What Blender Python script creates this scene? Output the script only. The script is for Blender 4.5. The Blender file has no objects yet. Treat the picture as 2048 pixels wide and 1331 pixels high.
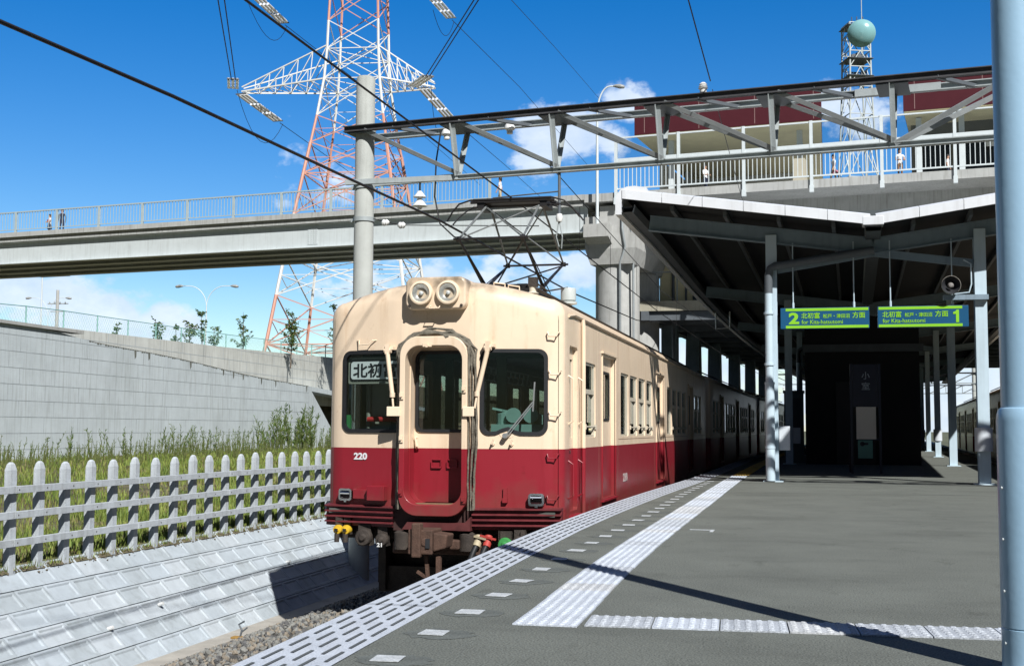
import bpy, bmesh, math, random
from mathutils import Matrix, Vector, noise
random.seed(7)
R = math.radians
sc = bpy.context.scene
COL = sc.collection

# ------------------------------------------------------------------ camera
cam = bpy.data.cameras.new('camera'); cam.sensor_width = 36.0; cam.lens = 36.0*2450/2048
cam.clip_start = 0.05; cam.clip_end = 6000
camo = bpy.data.objects.new('camera', cam); COL.objects.link(camo)
PSI, TH, ROLL = R(13.633), R(4.4657), 0.0053
_f = Vector((-math.sin(PSI)*math.cos(TH), math.cos(PSI)*math.cos(TH), math.sin(TH)))
_r = Vector((math.cos(PSI), math.sin(PSI), 0)); _u = _r.cross(_f)
_r2 = _r*math.cos(ROLL)+_u*math.sin(ROLL); _u2 = -_r*math.sin(ROLL)+_u*math.cos(ROLL)
M = Matrix((_r2, _u2, -_f)).transposed().to_4x4(); M.translation = Vector((0, 0, 0.9))
camo.matrix_world = M
sc.camera = camo

# ------------------------------------------------------------------ sun, sky, exposure
SUN = Vector((0.72, -1.0, 1.155)).normalized()
EL = math.asin(SUN.z); AZ = math.atan2(SUN.x, SUN.y)
sl = bpy.data.lights.new('sun', 'SUN'); sl.energy = 5.0; sl.angle = R(0.53); sl.color = (1.0, 0.98, 0.945)
so = bpy.data.objects.new('sun', sl); COL.objects.link(so)
so.rotation_euler = (-SUN).to_track_quat('-Z', 'Y').to_euler(); so.location = (20, -30, 40)
sc.view_settings.view_transform = 'Standard'; sc.view_settings.look = 'None'
sc.view_settings.exposure = 0.34; sc.view_settings.gamma = 1.0
sc.cycles.max_bounces = 6; sc.cycles.transparent_max_bounces = 24
sc.cycles.glossy_bounces = 3; sc.cycles.transmission_bounces = 4; sc.cycles.diffuse_bounces = 2
sc.cycles.caustics_reflective = False; sc.cycles.caustics_refractive = False

W = bpy.data.worlds.new('World'); sc.world = W; W.use_nodes = True
nt = W.node_tree; nt.nodes.clear()
def N(t, **k):
    n = nt.nodes.new(t)
    for a, b in k.items(): setattr(n, a, b)
    return n
def LK(a, b): nt.links.new(a, b)
def MATH(op, a, b=None, c=None, clamp=False):
    n = N('ShaderNodeMath', operation=op, use_clamp=clamp)
    for i, s in enumerate((a, b, c)):
        if s is None: continue
        if hasattr(s, 'links'): LK(s, n.inputs[i])
        else: n.inputs[i].default_value = s
    return n.outputs[0]
STR = 0.075
sky = N('ShaderNodeTexSky', sky_type='NISHITA', sun_disc=False, sun_elevation=EL, sun_rotation=AZ,
        altitude=0.0, air_density=1.0, dust_density=0.25, ozone_density=2.2)
hsv = N('ShaderNodeHueSaturation'); hsv.inputs['Hue'].default_value = 0.510
hsv.inputs['Saturation'].default_value = 1.52; hsv.inputs['Value'].default_value = 1.36
LK(sky.outputs[0], hsv.inputs['Color'])
tc = N('ShaderNodeTexCoord'); DIR = tc.outputs['Generated']
sxyz = N('ShaderNodeSeparateXYZ'); LK(DIR, sxyz.inputs[0])
zen = N('ShaderNodeMapRange', interpolation_type='SMOOTHSTEP'); LK(sxyz.outputs['Z'], zen.inputs['Value'])      # sky dimmed a little overhead to lower the fill light
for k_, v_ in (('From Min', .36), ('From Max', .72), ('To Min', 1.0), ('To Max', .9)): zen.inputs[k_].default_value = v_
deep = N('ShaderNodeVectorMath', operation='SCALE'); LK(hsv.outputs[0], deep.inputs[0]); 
sid = N('ShaderNodeMapRange', interpolation_type='SMOOTHSTEP'); LK(sxyz.outputs['Y'], sid.inputs['Value'])      # sky dimmed strongly to the sides and rear, to deepen shadows
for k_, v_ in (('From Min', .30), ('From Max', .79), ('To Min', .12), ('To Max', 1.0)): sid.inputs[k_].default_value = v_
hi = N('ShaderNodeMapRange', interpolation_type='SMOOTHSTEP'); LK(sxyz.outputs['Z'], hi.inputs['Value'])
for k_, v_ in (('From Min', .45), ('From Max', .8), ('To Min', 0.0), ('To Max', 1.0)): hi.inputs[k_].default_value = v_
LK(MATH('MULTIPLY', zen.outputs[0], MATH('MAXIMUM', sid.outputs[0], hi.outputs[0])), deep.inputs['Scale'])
# cumulus: noise on the sky's direction, gathered into banks
blobs = [((-0.186, 0.953, 0.236), 0.044, 0.034, .92), ((-0.140, 0.956, 0.262), 0.032, 0.019, .85), ((-0.205, .953, .215), .034, .022, .78),
         ((0.030, 0.969, 0.246), 0.035, 0.030, .85), ((-0.555, 0.826, 0.096), 0.070, 0.024, .88), ((-0.600, .79, .100), .05, .028, .85),
         ((-0.523, 0.848, 0.066), 0.07, 0.022, .85),
         ((-0.484, 0.871, 0.086), 0.026, 0.014, 1.0), ((-0.244, 0.962, 0.125), 0.10, 0.032, .66), ((-0.125, 0.990, 0.070), 0.06, 0.030, .95),
         ((0.135, 0.968, 0.213), 0.020, 0.006, .8), ((-0.373, 0.901, 0.205), 0.06, 0.05, .50), ((-0.33, .94, .10), .09, .03, .62),
         ((0.12, .99, .03), .2, .04, .9), ((0.45, .88, .12), .2, .05, .8), ((-.9, .4, .15), .25, .06, .8), ((-.7,.7,.05),.12,.03,.7)]
acc = None
for d, rx, rz, w in blobs:
    d = Vector(d).normalized(); rt = Vector((d.y, -d.x, 0)).normalized(); up = rt.cross(d)
    s = N('ShaderNodeVectorMath', operation='SUBTRACT'); LK(DIR, s.inputs[0]); s.inputs[1].default_value = d
    d1 = N('ShaderNodeVectorMath', operation='DOT_PRODUCT'); LK(s.outputs[0], d1.inputs[0]); d1.inputs[1].default_value = rt/rx
    d2 = N('ShaderNodeVectorMath', operation='DOT_PRODUCT'); LK(s.outputs[0], d2.inputs[0]); d2.inputs[1].default_value = up/rz
    d3 = N('ShaderNodeVectorMath', operation='DOT_PRODUCT'); LK(s.outputs[0], d3.inputs[0]); d3.inputs[1].default_value = d/0.3
    q = MATH('ADD', MATH('ADD', MATH('POWER', d1.outputs['Value'], 2.0), MATH('POWER', d2.outputs['Value'], 2.0)), MATH('POWER', d3.outputs['Value'], 2.0))
    v = MATH('MULTIPLY', MATH('SUBTRACT', 1.0, MATH('MULTIPLY', q, 0.5), clamp=True), w)
    acc = v if acc is None else MATH('MAXIMUM', acc, v)
mp = N('ShaderNodeMapping'); mp.inputs['Scale'].default_value = (1, 1, 1.5); LK(DIR, mp.inputs['Vector'])
nz = N('ShaderNodeTexNoise'); nz.inputs['Scale'].default_value = 21; nz.inputs['Detail'].default_value = 9; nz.inputs['Roughness'].default_value = .58
LK(mp.outputs[0], nz.inputs['Vector'])
nz2 = N('ShaderNodeTexNoise'); nz2.inputs['Scale'].default_value = 26; nz2.inputs['Detail'].default_value = 6; nz2.inputs['Roughness'].default_value = .6
LK(mp.outputs[0], nz2.inputs['Vector'])
dens = MATH('ADD', acc, MATH('MULTIPLY', MATH('SUBTRACT', nz.outputs['Fac'], 0.5), 1.9))
mr = N('ShaderNodeMapRange', interpolation_type='SMOOTHSTEP'); LK(dens, mr.inputs['Value'])
mr.inputs['From Min'].default_value = 0.40; mr.inputs['From Max'].default_value = 0.74
mask = MATH('MULTIPLY', mr.outputs[0], MATH('MULTIPLY', acc, 4.0, clamp=True), clamp=True)
cr = N('ShaderNodeMix', data_type='RGBA'); LK(nz2.outputs['Fac'], cr.inputs['Factor'])
cr.inputs['A'].default_value = (.36/STR, .50/STR, .70/STR, 1); cr.inputs['B'].default_value = (.88/STR, .93/STR, 1.0/STR, 1)
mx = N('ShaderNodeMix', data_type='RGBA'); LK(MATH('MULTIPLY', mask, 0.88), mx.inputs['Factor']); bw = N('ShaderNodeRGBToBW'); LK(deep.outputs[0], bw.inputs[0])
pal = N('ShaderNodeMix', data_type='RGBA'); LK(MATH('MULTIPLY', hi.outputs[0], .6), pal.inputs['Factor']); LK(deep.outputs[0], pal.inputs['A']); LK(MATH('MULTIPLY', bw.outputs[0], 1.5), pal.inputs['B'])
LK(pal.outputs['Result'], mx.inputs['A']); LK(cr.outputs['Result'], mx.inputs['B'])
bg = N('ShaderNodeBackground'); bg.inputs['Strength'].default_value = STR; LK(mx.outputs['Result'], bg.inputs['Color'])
LK(bg.outputs[0], N('ShaderNodeOutputWorld').inputs['Surface'])

# ------------------------------------------------------------------ materials
MATS = {}
def mat(name, rgb, rough=.6, var=.12, scale=6.0, bump=0.0, bscale=None, metal=0.0, spec=.4, coat=0.0, streak=0.0, rgb2=None, stretch=(1, 1, 1), fine=0.0):
    if name in MATS: return MATS[name]
    m = bpy.data.materials.new(name); m.use_nodes = True; t = m.node_tree; b = t.nodes['Principled BSDF']
    b.inputs['Roughness'].default_value = rough; b.inputs['Metallic'].default_value = metal
    b.inputs['Specular IOR Level'].default_value = spec; b.inputs['Coat Weight'].default_value = coat
    tcn = t.nodes.new('ShaderNodeTexCoord')
    mpn = t.nodes.new('ShaderNodeMapping'); mpn.inputs['Scale'].default_value = stretch; t.links.new(tcn.outputs['Object'], mpn.inputs['Vector'])
    n = t.nodes.new('ShaderNodeTexNoise'); n.inputs['Scale'].default_value = scale; n.inputs['Detail'].default_value = 7; n.inputs['Roughness'].default_value = .62
    t.links.new(mpn.outputs[0], n.inputs['Vector'])
    r = t.nodes.new('ShaderNodeMapRange'); r.inputs['From Min'].default_value = .3; r.inputs['From Max'].default_value = .7
    t.links.new(n.outputs['Fac'], r.inputs['Value'])
    x = t.nodes.new('ShaderNodeMix'); x.data_type = 'RGBA'; t.links.new(r.outputs[0], x.inputs['Factor'])
    lo = [c*(1-var) for c in rgb]; hi = [min(1, c*(1+var)) for c in (rgb2 or rgb)]
    x.inputs['A'].default_value = (*lo, 1); x.inputs['B'].default_value = (*hi, 1)
    out = x.outputs['Result']
    def mul(sock, fac, amt, dark):
        y = t.nodes.new('ShaderNodeMix'); y.data_type = 'RGBA'; y.blend_type = 'MULTIPLY'
        mm = t.nodes.new('ShaderNodeMath'); mm.operation = 'MULTIPLY'; mm.inputs[1].default_value = amt; t.links.new(fac, mm.inputs[0])
        t.links.new(mm.outputs[0], y.inputs['Factor']); t.links.new(sock, y.inputs['A']); y.inputs['B'].default_value = (*dark, 1)
        return y.outputs['Result']
    if streak:
        m2 = t.nodes.new('ShaderNodeMapping'); m2.inputs['Scale'].default_value = (5, 5, .35); t.links.new(tcn.outputs['Object'], m2.inputs['Vector'])
        n2 = t.nodes.new('ShaderNodeTexNoise'); n2.inputs['Scale'].default_value = 2.2; n2.inputs['Detail'].default_value = 6; t.links.new(m2.outputs[0], n2.inputs['Vector'])
        r2 = t.nodes.new('ShaderNodeMapRange'); r2.inputs['From Min'].default_value = .5; r2.inputs['From Max'].default_value = .75; t.links.new(n2.outputs['Fac'], r2.inputs['Value'])
        out = mul(out, r2.outputs[0], streak, (.38, .35, .30))
    if fine:
        n3 = t.nodes.new('ShaderNodeTexNoise'); n3.inputs['Scale'].default_value = 110; n3.inputs['Detail'].default_value = 3; t.links.new(tcn.outputs['Object'], n3.inputs['Vector'])
        r3 = t.nodes.new('ShaderNodeMapRange'); r3.inputs['From Min'].default_value = .42; r3.inputs['From Max'].default_value = .62; t.links.new(n3.outputs['Fac'], r3.inputs['Value'])
        out = mul(out, r3.outputs[0], fine, (.25, .25, .25))
    t.links.new(out, b.inputs['Base Color'])
    if bump:
        nb = t.nodes.new('ShaderNodeTexNoise'); nb.inputs['Scale'].default_value = bscale or scale*8; nb.inputs['Detail'].default_value = 5; t.links.new(mpn.outputs[0], nb.inputs['Vector'])
        bp = t.nodes.new('ShaderNodeBump'); bp.inputs['Strength'].default_value = bump; bp.inputs['Distance'].default_value = .02
        t.links.new(nb.outputs['Fac'], bp.inputs['Height']); t.links.new(bp.outputs[0], b.inputs['Normal'])
    MATS[name] = m; return m

def glass_mat(name, tint, refl=.5, rough=.03):
    m = bpy.data.materials.new(name); m.use_nodes = True; t = m.node_tree; t.nodes.clear(); m.use_transparent_shadow = True
    o = t.nodes.new('ShaderNodeOutputMaterial'); tr = t.nodes.new('ShaderNodeBsdfTransparent'); tr.inputs[0].default_value = (*tint, 1)
    g = t.nodes.new('ShaderNodeBsdfGlossy'); g.inputs['Roughness'].default_value = rough; g.inputs['Color'].default_value = (.9, .95, 1, 1)
    fr = t.nodes.new('ShaderNodeLayerWeight'); fr.inputs['Blend'].default_value = .5
    pw = t.nodes.new('ShaderNodeMath'); pw.operation = 'POWER'; pw.inputs[1].default_value = 3.5; t.links.new(fr.outputs['Facing'], pw.inputs[0])
    mu = t.nodes.new('ShaderNodeMath'); mu.operation = 'MULTIPLY_ADD'; mu.inputs[1].default_value = refl*1.6; mu.inputs[2].default_value = refl*.14; mu.use_clamp = True; t.links.new(pw.outputs[0], mu.inputs[0])
    x = t.nodes.new('ShaderNodeMixShader'); t.links.new(mu.outputs[0], x.inputs[0]); t.links.new(tr.outputs[0], x.inputs[1]); t.links.new(g.outputs[0], x.inputs[2])
    t.links.new(x.outputs[0], o.inputs['Surface']); MATS[name] = m; return m

# ------------------------------------------------------------------ mesh helpers
class MB:
    def __init__(s): s.v = []; s.f = []; s.m = []
    def add(s, vs, fs, mi=0):
        o = len(s.v); s.v += [tuple(p) for p in vs]; s.f += [tuple(o+i for i in f) for f in fs]; s.m += [mi]*len(fs); return s
    def box(s, x0, x1, y0, y1, z0, z1, mi=0):
        return s.add([(x0,y0,z0),(x1,y0,z0),(x1,y1,z0),(x0,y1,z0),(x0,y0,z1),(x1,y0,z1),(x1,y1,z1),(x0,y1,z1)],
                     [(0,3,2,1),(4,5,6,7),(0,1,5,4),(1,2,6,5),(2,3,7,6),(3,0,4,7)], mi)
    def bar(s, p, q, w, h=None, up=(0,0,1), mi=0):
        p, q = Vector(p), Vector(q); h = h or w; d = (q-p).normalized(); up = Vector(up)
        if abs(d.dot(up)) > .98: up = Vector((1, 0, 0)) if abs(d.x) < .9 else Vector((0, 1, 0))
        a = d.cross(up).normalized()*w/2; b = a.cross(d).normalized()*h/2
        vs = [c+i*a+j*b for c in (p, q) for i, j in ((-1,-1),(1,-1),(1,1),(-1,1))]
        return s.add(vs, [(0,3,2,1),(4,5,6,7),(0,1,5,4),(1,2,6,5),(2,3,7,6),(3,0,4,7)], mi)
    def angle(s, p, q, w, t=.012, up=(0,0,1), mi=0):   # L-section bar
        p, q = Vector(p), Vector(q); d = (q-p).normalized(); up = Vector(up)
        if abs(d.dot(up)) > .98: up = Vector((1, 0, 0))
        a = d.cross(up).normalized(); b = a.cross(d).normalized()
        s.bar(p+b*w/2, q+b*w/2, t, w, up, mi); return s.bar(p+a*w/2, q+a*w/2, w, t, up, mi)
    def ibeam(s, p, q, w, h, t=.014, up=(0,0,1), mi=0):
        p, q = Vector(p), Vector(q); d = (q-p).normalized(); up = Vector(up)
        if abs(d.dot(up)) > .98: up = Vector((0, 1, 0))
        a = d.cross(up).normalized(); b = a.cross(d).normalized()
        s.bar(p+b*(h/2-t/2), q+b*(h/2-t/2), w, t, up, mi); s.bar(p-b*(h/2-t/2), q-b*(h/2-t/2), w, t, up, mi)
        return s.bar(p, q, t*.8, h-2*t, up, mi)
    def tube(s, pts, r, n=8, mi=0, cap=True):
        pts = [Vector(p) for p in pts]; rs = r if isinstance(r, (list, tuple)) else [r]*len(pts); rings = []; a = None
        for i, p in enumerate(pts):
            d = (pts[min(i+1, len(pts)-1)]-pts[max(i-1, 0)]).normalized()
            if a is None:
                a = d.cross(Vector((0, 0, 1)));
                if a.length < .05: a = d.cross(Vector((1, 0, 0)))
            a = (a-d*a.dot(d)).normalized(); b = d.cross(a)
            rings.append([p+(a*math.cos(2*math.pi*k/n)+b*math.sin(2*math.pi*k/n))*rs[i] for k in range(n)])
        fs = [(i*n+k, i*n+(k+1) % n, (i+1)*n+(k+1) % n, (i+1)*n+k) for i in range(len(pts)-1) for k in range(n)]
        if cap: fs += [tuple(reversed(range(n))), tuple((len(pts)-1)*n+k for k in range(n))]
        return s.add([p for g in rings for p in g], fs, mi)
    def lathe(s, prof, c, axis='Z', n=20, mi=0, cap=True):      # prof: (radius, height)
        c = Vector(c); vs = []
        for r, h in prof:
            for k in range(n):
                t = 2*math.pi*k/n; u, w = r*math.cos(t), r*math.sin(t)
                vs.append(c+Vector({'Z': (u, w, h), 'Y': (u, h, -w), 'X': (h, u, w)}[axis]))
        fs = [(i*n+k, i*n+(k+1) % n, (i+1)*n+(k+1) % n, (i+1)*n+k) for i in range(len(prof)-1) for k in range(n)]
        if cap and prof[0][0] > 1e-4: fs.append(tuple(reversed(range(n))))
        if cap and prof[-1][0] > 1e-4: fs.append(tuple((len(prof)-1)*n+k for k in range(n)))
        return s.add(vs, fs, mi)
    def prism(s, poly, axis, a, b, mi=0):             # poly in the other two axes; axis 'Y': (x,z), 'X': (y,z), 'Z': (x,y)
        f = {'Y': lambda u, w, t: (u, t, w), 'X': lambda u, w, t: (t, u, w), 'Z': lambda u, w, t: (u, w, t)}[axis]; n = len(poly)
        vs = [f(u, w, a) for u, w in poly]+[f(u, w, b) for u, w in poly]
        fs = [tuple(reversed(range(n))), tuple(range(n, 2*n))]+[(i, (i+1) % n, n+(i+1) % n, n+i) for i in range(n)]
        return s.add(vs, fs, mi)
    def ring(s, outer, inner, axis, a, b, mi=0):      # tube between two outlines of equal count
        f = {'Y': lambda u, w, t: (u, t, w), 'X': lambda u, w, t: (t, u, w), 'Z': lambda u, w, t: (u, w, t)}[axis]; n = len(outer)
        vs = [f(u, w, t) for t in (a, b) for o in (outer, inner) for u, w in o]; fs = []
        for i in range(n):
            j = (i+1) % n
            fs += [(i, j, n+j, n+i), (2*n+j, 2*n+i, 3*n+i, 3*n+j), (j, i, 2*n+i, 2*n+j), (n+i, n+j, 3*n+j, 3*n+i)]
        return s.add(vs, fs, mi)
    def fix(s):
        bm = bmesh.new(); me = bpy.data.meshes.new('t'); me.from_pydata(s.v, [], s.f); bm.from_mesh(me); bpy.data.meshes.remove(me)
        return bm

def rr(x0, x1, z0, z1, r, n=5):                        # rounded rectangle outline
    o = []
    for cx, cz, a0 in ((x1-r, z1-r, 0), (x0+r, z1-r, 90), (x0+r, z0+r, 180), (x1-r, z0+r, 270)):
        for k in range(n+1):
            t = R(a0+90*k/n); o.append((cx+r*math.cos(t), cz+r*math.sin(t)))
    return o

def mesh_of(name, mb, mats, smooth=None, recalc=True):
    me = bpy.data.meshes.new(name); me.from_pydata(mb.v, [], mb.f)
    for m in (mats if isinstance(mats, (list, tuple)) else [mats]): me.materials.append(m)
    me.polygons.foreach_set('material_index', mb.m)
    if recalc:
        bm = bmesh.new(); bm.from_mesh(me); bmesh.ops.recalc_face_normals(bm, faces=bm.faces); bm.to_mesh(me); bm.free()
    if smooth:
        me.polygons.foreach_set('use_smooth', [True]*len(me.polygons)); me.set_sharp_from_angle(angle=R(smooth))
    me.update(); return me

def obj(name, mb, mats, parent=None, smooth=None, bevel=0, world=False, label=None, kind=None, recalc=True):
    if world and parent is not None:
        mw = Matrix.Identity(4); q = parent
        while q is not None: mw = Matrix.Translation(q.location) @ Matrix.Rotation(q.rotation_euler.z, 4, 'Z') @ mw; q = q.parent
        inv = mw.inverted()
        mb.v = [tuple(inv @ Vector(p)) for p in mb.v]
    me = mb if isinstance(mb, bpy.types.Mesh) else mesh_of(name, mb, mats, smooth, recalc)
    o = bpy.data.objects.new(name, me); COL.objects.link(o); o.parent = parent
    if bevel:
        b = o.modifiers.new('bevel', 'BEVEL'); b.width = bevel; b.segments = 2; b.limit_method = 'ANGLE'; b.harden_normals = False
    if label: o['label'] = label
    if kind: o['kind'] = kind
    return o

def thing(name, label, cat, loc=(0, 0, 0), rz=0.0, group=None):
    o = bpy.data.objects.new(name, None); COL.objects.link(o); o.location = loc; o.rotation_euler = (0, 0, rz)
    o.empty_display_size = .2; o['label'] = label; o['category'] = cat
    if group: o['group'] = group
    return o
def solo(name, mb, mats, label, cat, group=None, **k):      # a thing that is one mesh
    vs = [Vector(p) for p in mb.v]; c = Vector(((min(p.x for p in vs)+max(p.x for p in vs))/2, (min(p.y for p in vs)+max(p.y for p in vs))/2, min(p.z for p in vs)))
    mb.v = [tuple(p-c) for p in vs]
    o = obj(name, mb, mats, **k); o.location = c; o['label'] = label; o['category'] = cat
    if group: o['group'] = group
    return o
def struct(name, mb, mats, **k):
    o = obj(name, mb, mats, **k); o['kind'] = 'structure'; return o
def stuff(name, mb, mats, label, cat, **k):
    o = obj(name, mb, mats, **k); o['kind'] = 'stuff'; o['label'] = label; o['category'] = cat; return o
def dup(root, loc, rz=None, label=None, group=None):
    r = root.copy(); COL.objects.link(r); r.location = loc
    if rz is not None: r.rotation_euler = (0, 0, rz)
    if label: r['label'] = label
    if group: r['group'] = group
    def rec(a, b):
        for ch in list(a.children):
            c = ch.copy(); COL.objects.link(c); c.parent = b; rec(ch, c)
    rec(root, r); return r

def boolean(base, cutters, mats):
    o = bpy.data.objects.new('b', mesh_of('b', base, mats)); COL.objects.link(o); tmp = []
    for c in cutters:
        k = bpy.data.objects.new('c', mesh_of('c', c, mats)); COL.objects.link(k); tmp.append(k)
        m = o.modifiers.new('x', 'BOOLEAN'); m.object = k; m.operation = 'DIFFERENCE'; m.solver = 'EXACT'
    dg = bpy.context.evaluated_depsgraph_get(); me = bpy.data.meshes.new_from_object(o.evaluated_get(dg))
    for k in tmp+[o]:
        d = k.data; bpy.data.objects.remove(k); bpy.data.meshes.remove(d)
    return me

def text_mb(s, size, bold=0.0, depth=.002, spacing=1.0):     # lettering in the XZ plane facing -Y, baseline at the origin
    c = bpy.data.curves.new('t', 'FONT'); c.body = s; c.size = size; c.offset = bold; c.extrude = depth; c.space_character = spacing; c.resolution_u = 3
    o = bpy.data.objects.new('t', c); COL.objects.link(o); dg = bpy.context.evaluated_depsgraph_get(); dg.update()
    me = bpy.data.meshes.new_from_object(o.evaluated_get(dg)); bpy.data.objects.remove(o); bpy.data.curves.remove(c)
    mb = MB(); mb.add([(v.co.x, -v.co.z, v.co.y) for v in me.vertices], [tuple(p.vertices) for p in me.polygons]); bpy.data.meshes.remove(me); return mb
def put_text(mb, x, y, z, width=None, height=None, center=False):
    xs = [p[0] for p in mb.v]; zs = [p[2] for p in mb.v]; x0, x1, z0, z1 = min(xs), max(xs), min(zs), max(zs)
    kx = width/(x1-x0) if width else None; kz = height/(z1-z0) if height else kx; kx = kx or kz
    mb.v = [(x+(p[0]-x0)*kx-(center*(x1-x0)*kx/2), y+p[1], z+(p[2]-z0)*kz) for p in mb.v]; return mb

def interp(tab, y):                                     # smooth table lookup
    n = len(tab)
    if y <= tab[0][0]: a, b = tab[0], tab[1]; return a[1]+(y-a[0])*(b[1]-a[1])/(b[0]-a[0])
    if y >= tab[-1][0]: a, b = tab[-2], tab[-1]; return b[1]+(y-b[0])*(b[1]-a[1])/(b[0]-a[0])
    for i in range(n-1):
        if tab[i][0] <= y <= tab[i+1][0]: break
    sl = lambda j: (tab[min(j+1, n-1)][1]-tab[max(j-1, 0)][1])/(tab[min(j+1, n-1)][0]-tab[max(j-1, 0)][0])
    h = tab[i+1][0]-tab[i][0]; t = (y-tab[i][0])/h; m0, m1 = sl(i)*h, sl(i+1)*h; a, b = tab[i][1], tab[i+1][1]
    return (2*t**3-3*t*t+1)*a+(t**3-2*t*t+t)*m0+(-2*t**3+3*t*t)*b+(t**3-t*t)*m1
E_TAB = [(-8, -1.45), (0, -1.93), (4.34, -2.143), (6.25, -2.231), (11.34, -2.374), (17, -2.33), (23.3, -2.16), (34, -2.08), (44, -1.9), (60, -1.35), (80, -.3), (100, 1.0), (140, 4.4), (170, 7.4)]
T_TAB = [(5.57, -1.345), (8.9, -1.44), (16, -1.476), (23.3, -1.497), (34, -1.40), (44, -1.22), (60, -.67), (80, .38), (100, 1.7), (140, 5.1)]
edgeL = lambda y: interp(E_TAB, y)
edgeR = lambda y: 4.43+(y-22)*.064
def strip(f0, f1, z, ys, mb=None):
    mb = mb or MB(); vs = []; 
    for y in ys: vs += [(f0(y), y, z), (f1(y), y, z)]
    return mb.add(vs, [(2*i, 2*i+1, 2*i+3, 2*i+2) for i in range(len(ys)-1)])
def frange(a, b, s):
    n = max(1, int(round((b-a)/s))); return [a+(b-a)*i/n for i in range(n+1)]

# shared materials
def weather(m, scale, lo, hi, amt, dark, stretch=(1, 1, 1), seed=0.0):
    t = m.node_tree; b = t.nodes['Principled BSDF']; old = b.inputs['Base Color'].links[0].from_socket
    c = t.nodes.new('ShaderNodeTexCoord'); q = t.nodes.new('ShaderNodeMapping'); q.inputs['Scale'].default_value = stretch; q.inputs['Location'].default_value = (seed, seed*.7, 0); t.links.new(c.outputs['Object'], q.inputs['Vector'])
    n = t.nodes.new('ShaderNodeTexNoise'); n.inputs['Scale'].default_value = scale; n.inputs['Detail'].default_value = 8; n.inputs['Roughness'].default_value = .65; t.links.new(q.outputs[0], n.inputs['Vector'])
    r = t.nodes.new('ShaderNodeMapRange'); r.interpolation_type = 'SMOOTHSTEP'; r.inputs['From Min'].default_value = lo; r.inputs['From Max'].default_value = hi; r.inputs['To Max'].default_value = amt; t.links.new(n.outputs['Fac'], r.inputs['Value'])
    y = t.nodes.new('ShaderNodeMix'); y.data_type = 'RGBA'; y.blend_type = 'MULTIPLY'; t.links.new(r.outputs[0], y.inputs['Factor']); t.links.new(old, y.inputs['A']); y.inputs['B'].default_value = (*dark, 1); t.links.new(y.outputs['Result'], b.inputs['Base Color']); return m
CONC = mat('concrete', (.43, .435, .42), .85, .10, 2.5, .25, 60, streak=.35)
CONC_W = mat('block_concrete', (.385, .435, .475), .85, .10, 3.5, .3, 70, streak=.2)
WALLM = mat('wall_concrete', (.55, .61, .635), .9, .08, 1.2, .2, 40, streak=.3)
WALLU = mat('upper_wall_concrete', (.57, .58, .54), .9, .10, 1.2, .2, 40, streak=.5)
STEEL = mat('painted_steel', (.36, .40, .41), .5, .10, 3, .1, 50, streak=.3)
STEELD = mat('dark_steel', (.10, .115, .13), .55, .12, 4)
PALE = mat('pale_blue_paint', (.50, .62, .70), .4, .05, 3, streak=.2)
ASPH = mat('asphalt', (.165, .178, .158), .92, .14, 1.1, .4, 120, fine=.7)
WHITE_B = mat('white_tile_worn', (.44, .475, .52), .8, .16, 5, .3, 110, fine=.45)
WHITE_C = mat('white_tile_dirty', (.49, .51, .53), .8, .18, 3, .3, 110, fine=.4)
WHITE = mat('white_tile', (.50, .545, .61), .75, .12, 4, .3, 120, streak=.0, fine=.3)
BLACKM = mat('black_rubber', (.015, .016, .018), .55, .2, 10)
IRON = mat('dirty_iron', (.045, .036, .03), .75, .35, 9, .4, 60)
RUST = mat('rusty_iron', (.085, .048, .034), .8, .3, 12, .4, 70)
CHROME = mat('chrome', (.75, .77, .78), .18, .04, 5, metal=1.0)
GLASS = glass_mat('window_glass', (.72, .78, .77))
CREAMP = mat('cream_paint', (.86, .70, .52), .38, .05, 3, spec=.4)
REDP = mat('red_paint', (.26, .018, .030), .35, .10, 3)
BLK = mat('void_dark', (.02, .022, .026), .8, .2, 3)
WEATH = mat('weathered_steel', (.13, .135, .14), .6, .2, 5, .1, 40)
WIRE = mat('wire_black', (.012, .011, .012), .6, .1, 3)
PORC = mat('porcelain', (.70, .71, .70), .25, .05, 5)

weather(ASPH, .55, .50, .66, .38, (.6, .6, .6), (1, 2.2, 1)); weather(ASPH, 2.3, .58, .68, .38, (.5, .5, .48), (1.6, .7, 1), 3); weather(ASPH, 7, .66, .74, .35, (.45, .45, .43), (1, 1, 1), 9)
weather(WALLM, .5, .5, .7, .22, (.62, .62, .58), (1, 1, .5)); weather(WALLM, 2.5, .6, .75, .3, (.5, .5, .46), (2, 2, .25), 5); weather(WALLU, 2.5, .55, .75, .4, (.5, .48, .42), (2, 2, .22), 2)
weather(CONC_W, .8, .52, .72, .22, (.66, .66, .62)); weather(CONC_W, 5, .62, .76, .3, (.62, .55, .42), (1, 1, .5), 4)

# ================================================================== SETTING
GRASSM = mat('grass_soil', (.085, .085, .04), .95, .35, 2.2, .6, 40, rgb2=(.12, .105, .06))
GRAVM = mat('gravel_bed', (.085, .082, .075), .95, .4, 40, 1.0, 60)
g = MB(); g.add([(-3000, -3000, -1.85), (3000, -3000, -1.85), (3000, 3500, -1.85), (-3000, 3500, -1.85)], [(0, 1, 2, 3)])
struct('ground', g, mat('ground_soil', (.10, .105, .06), .95, .3, .05))
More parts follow.
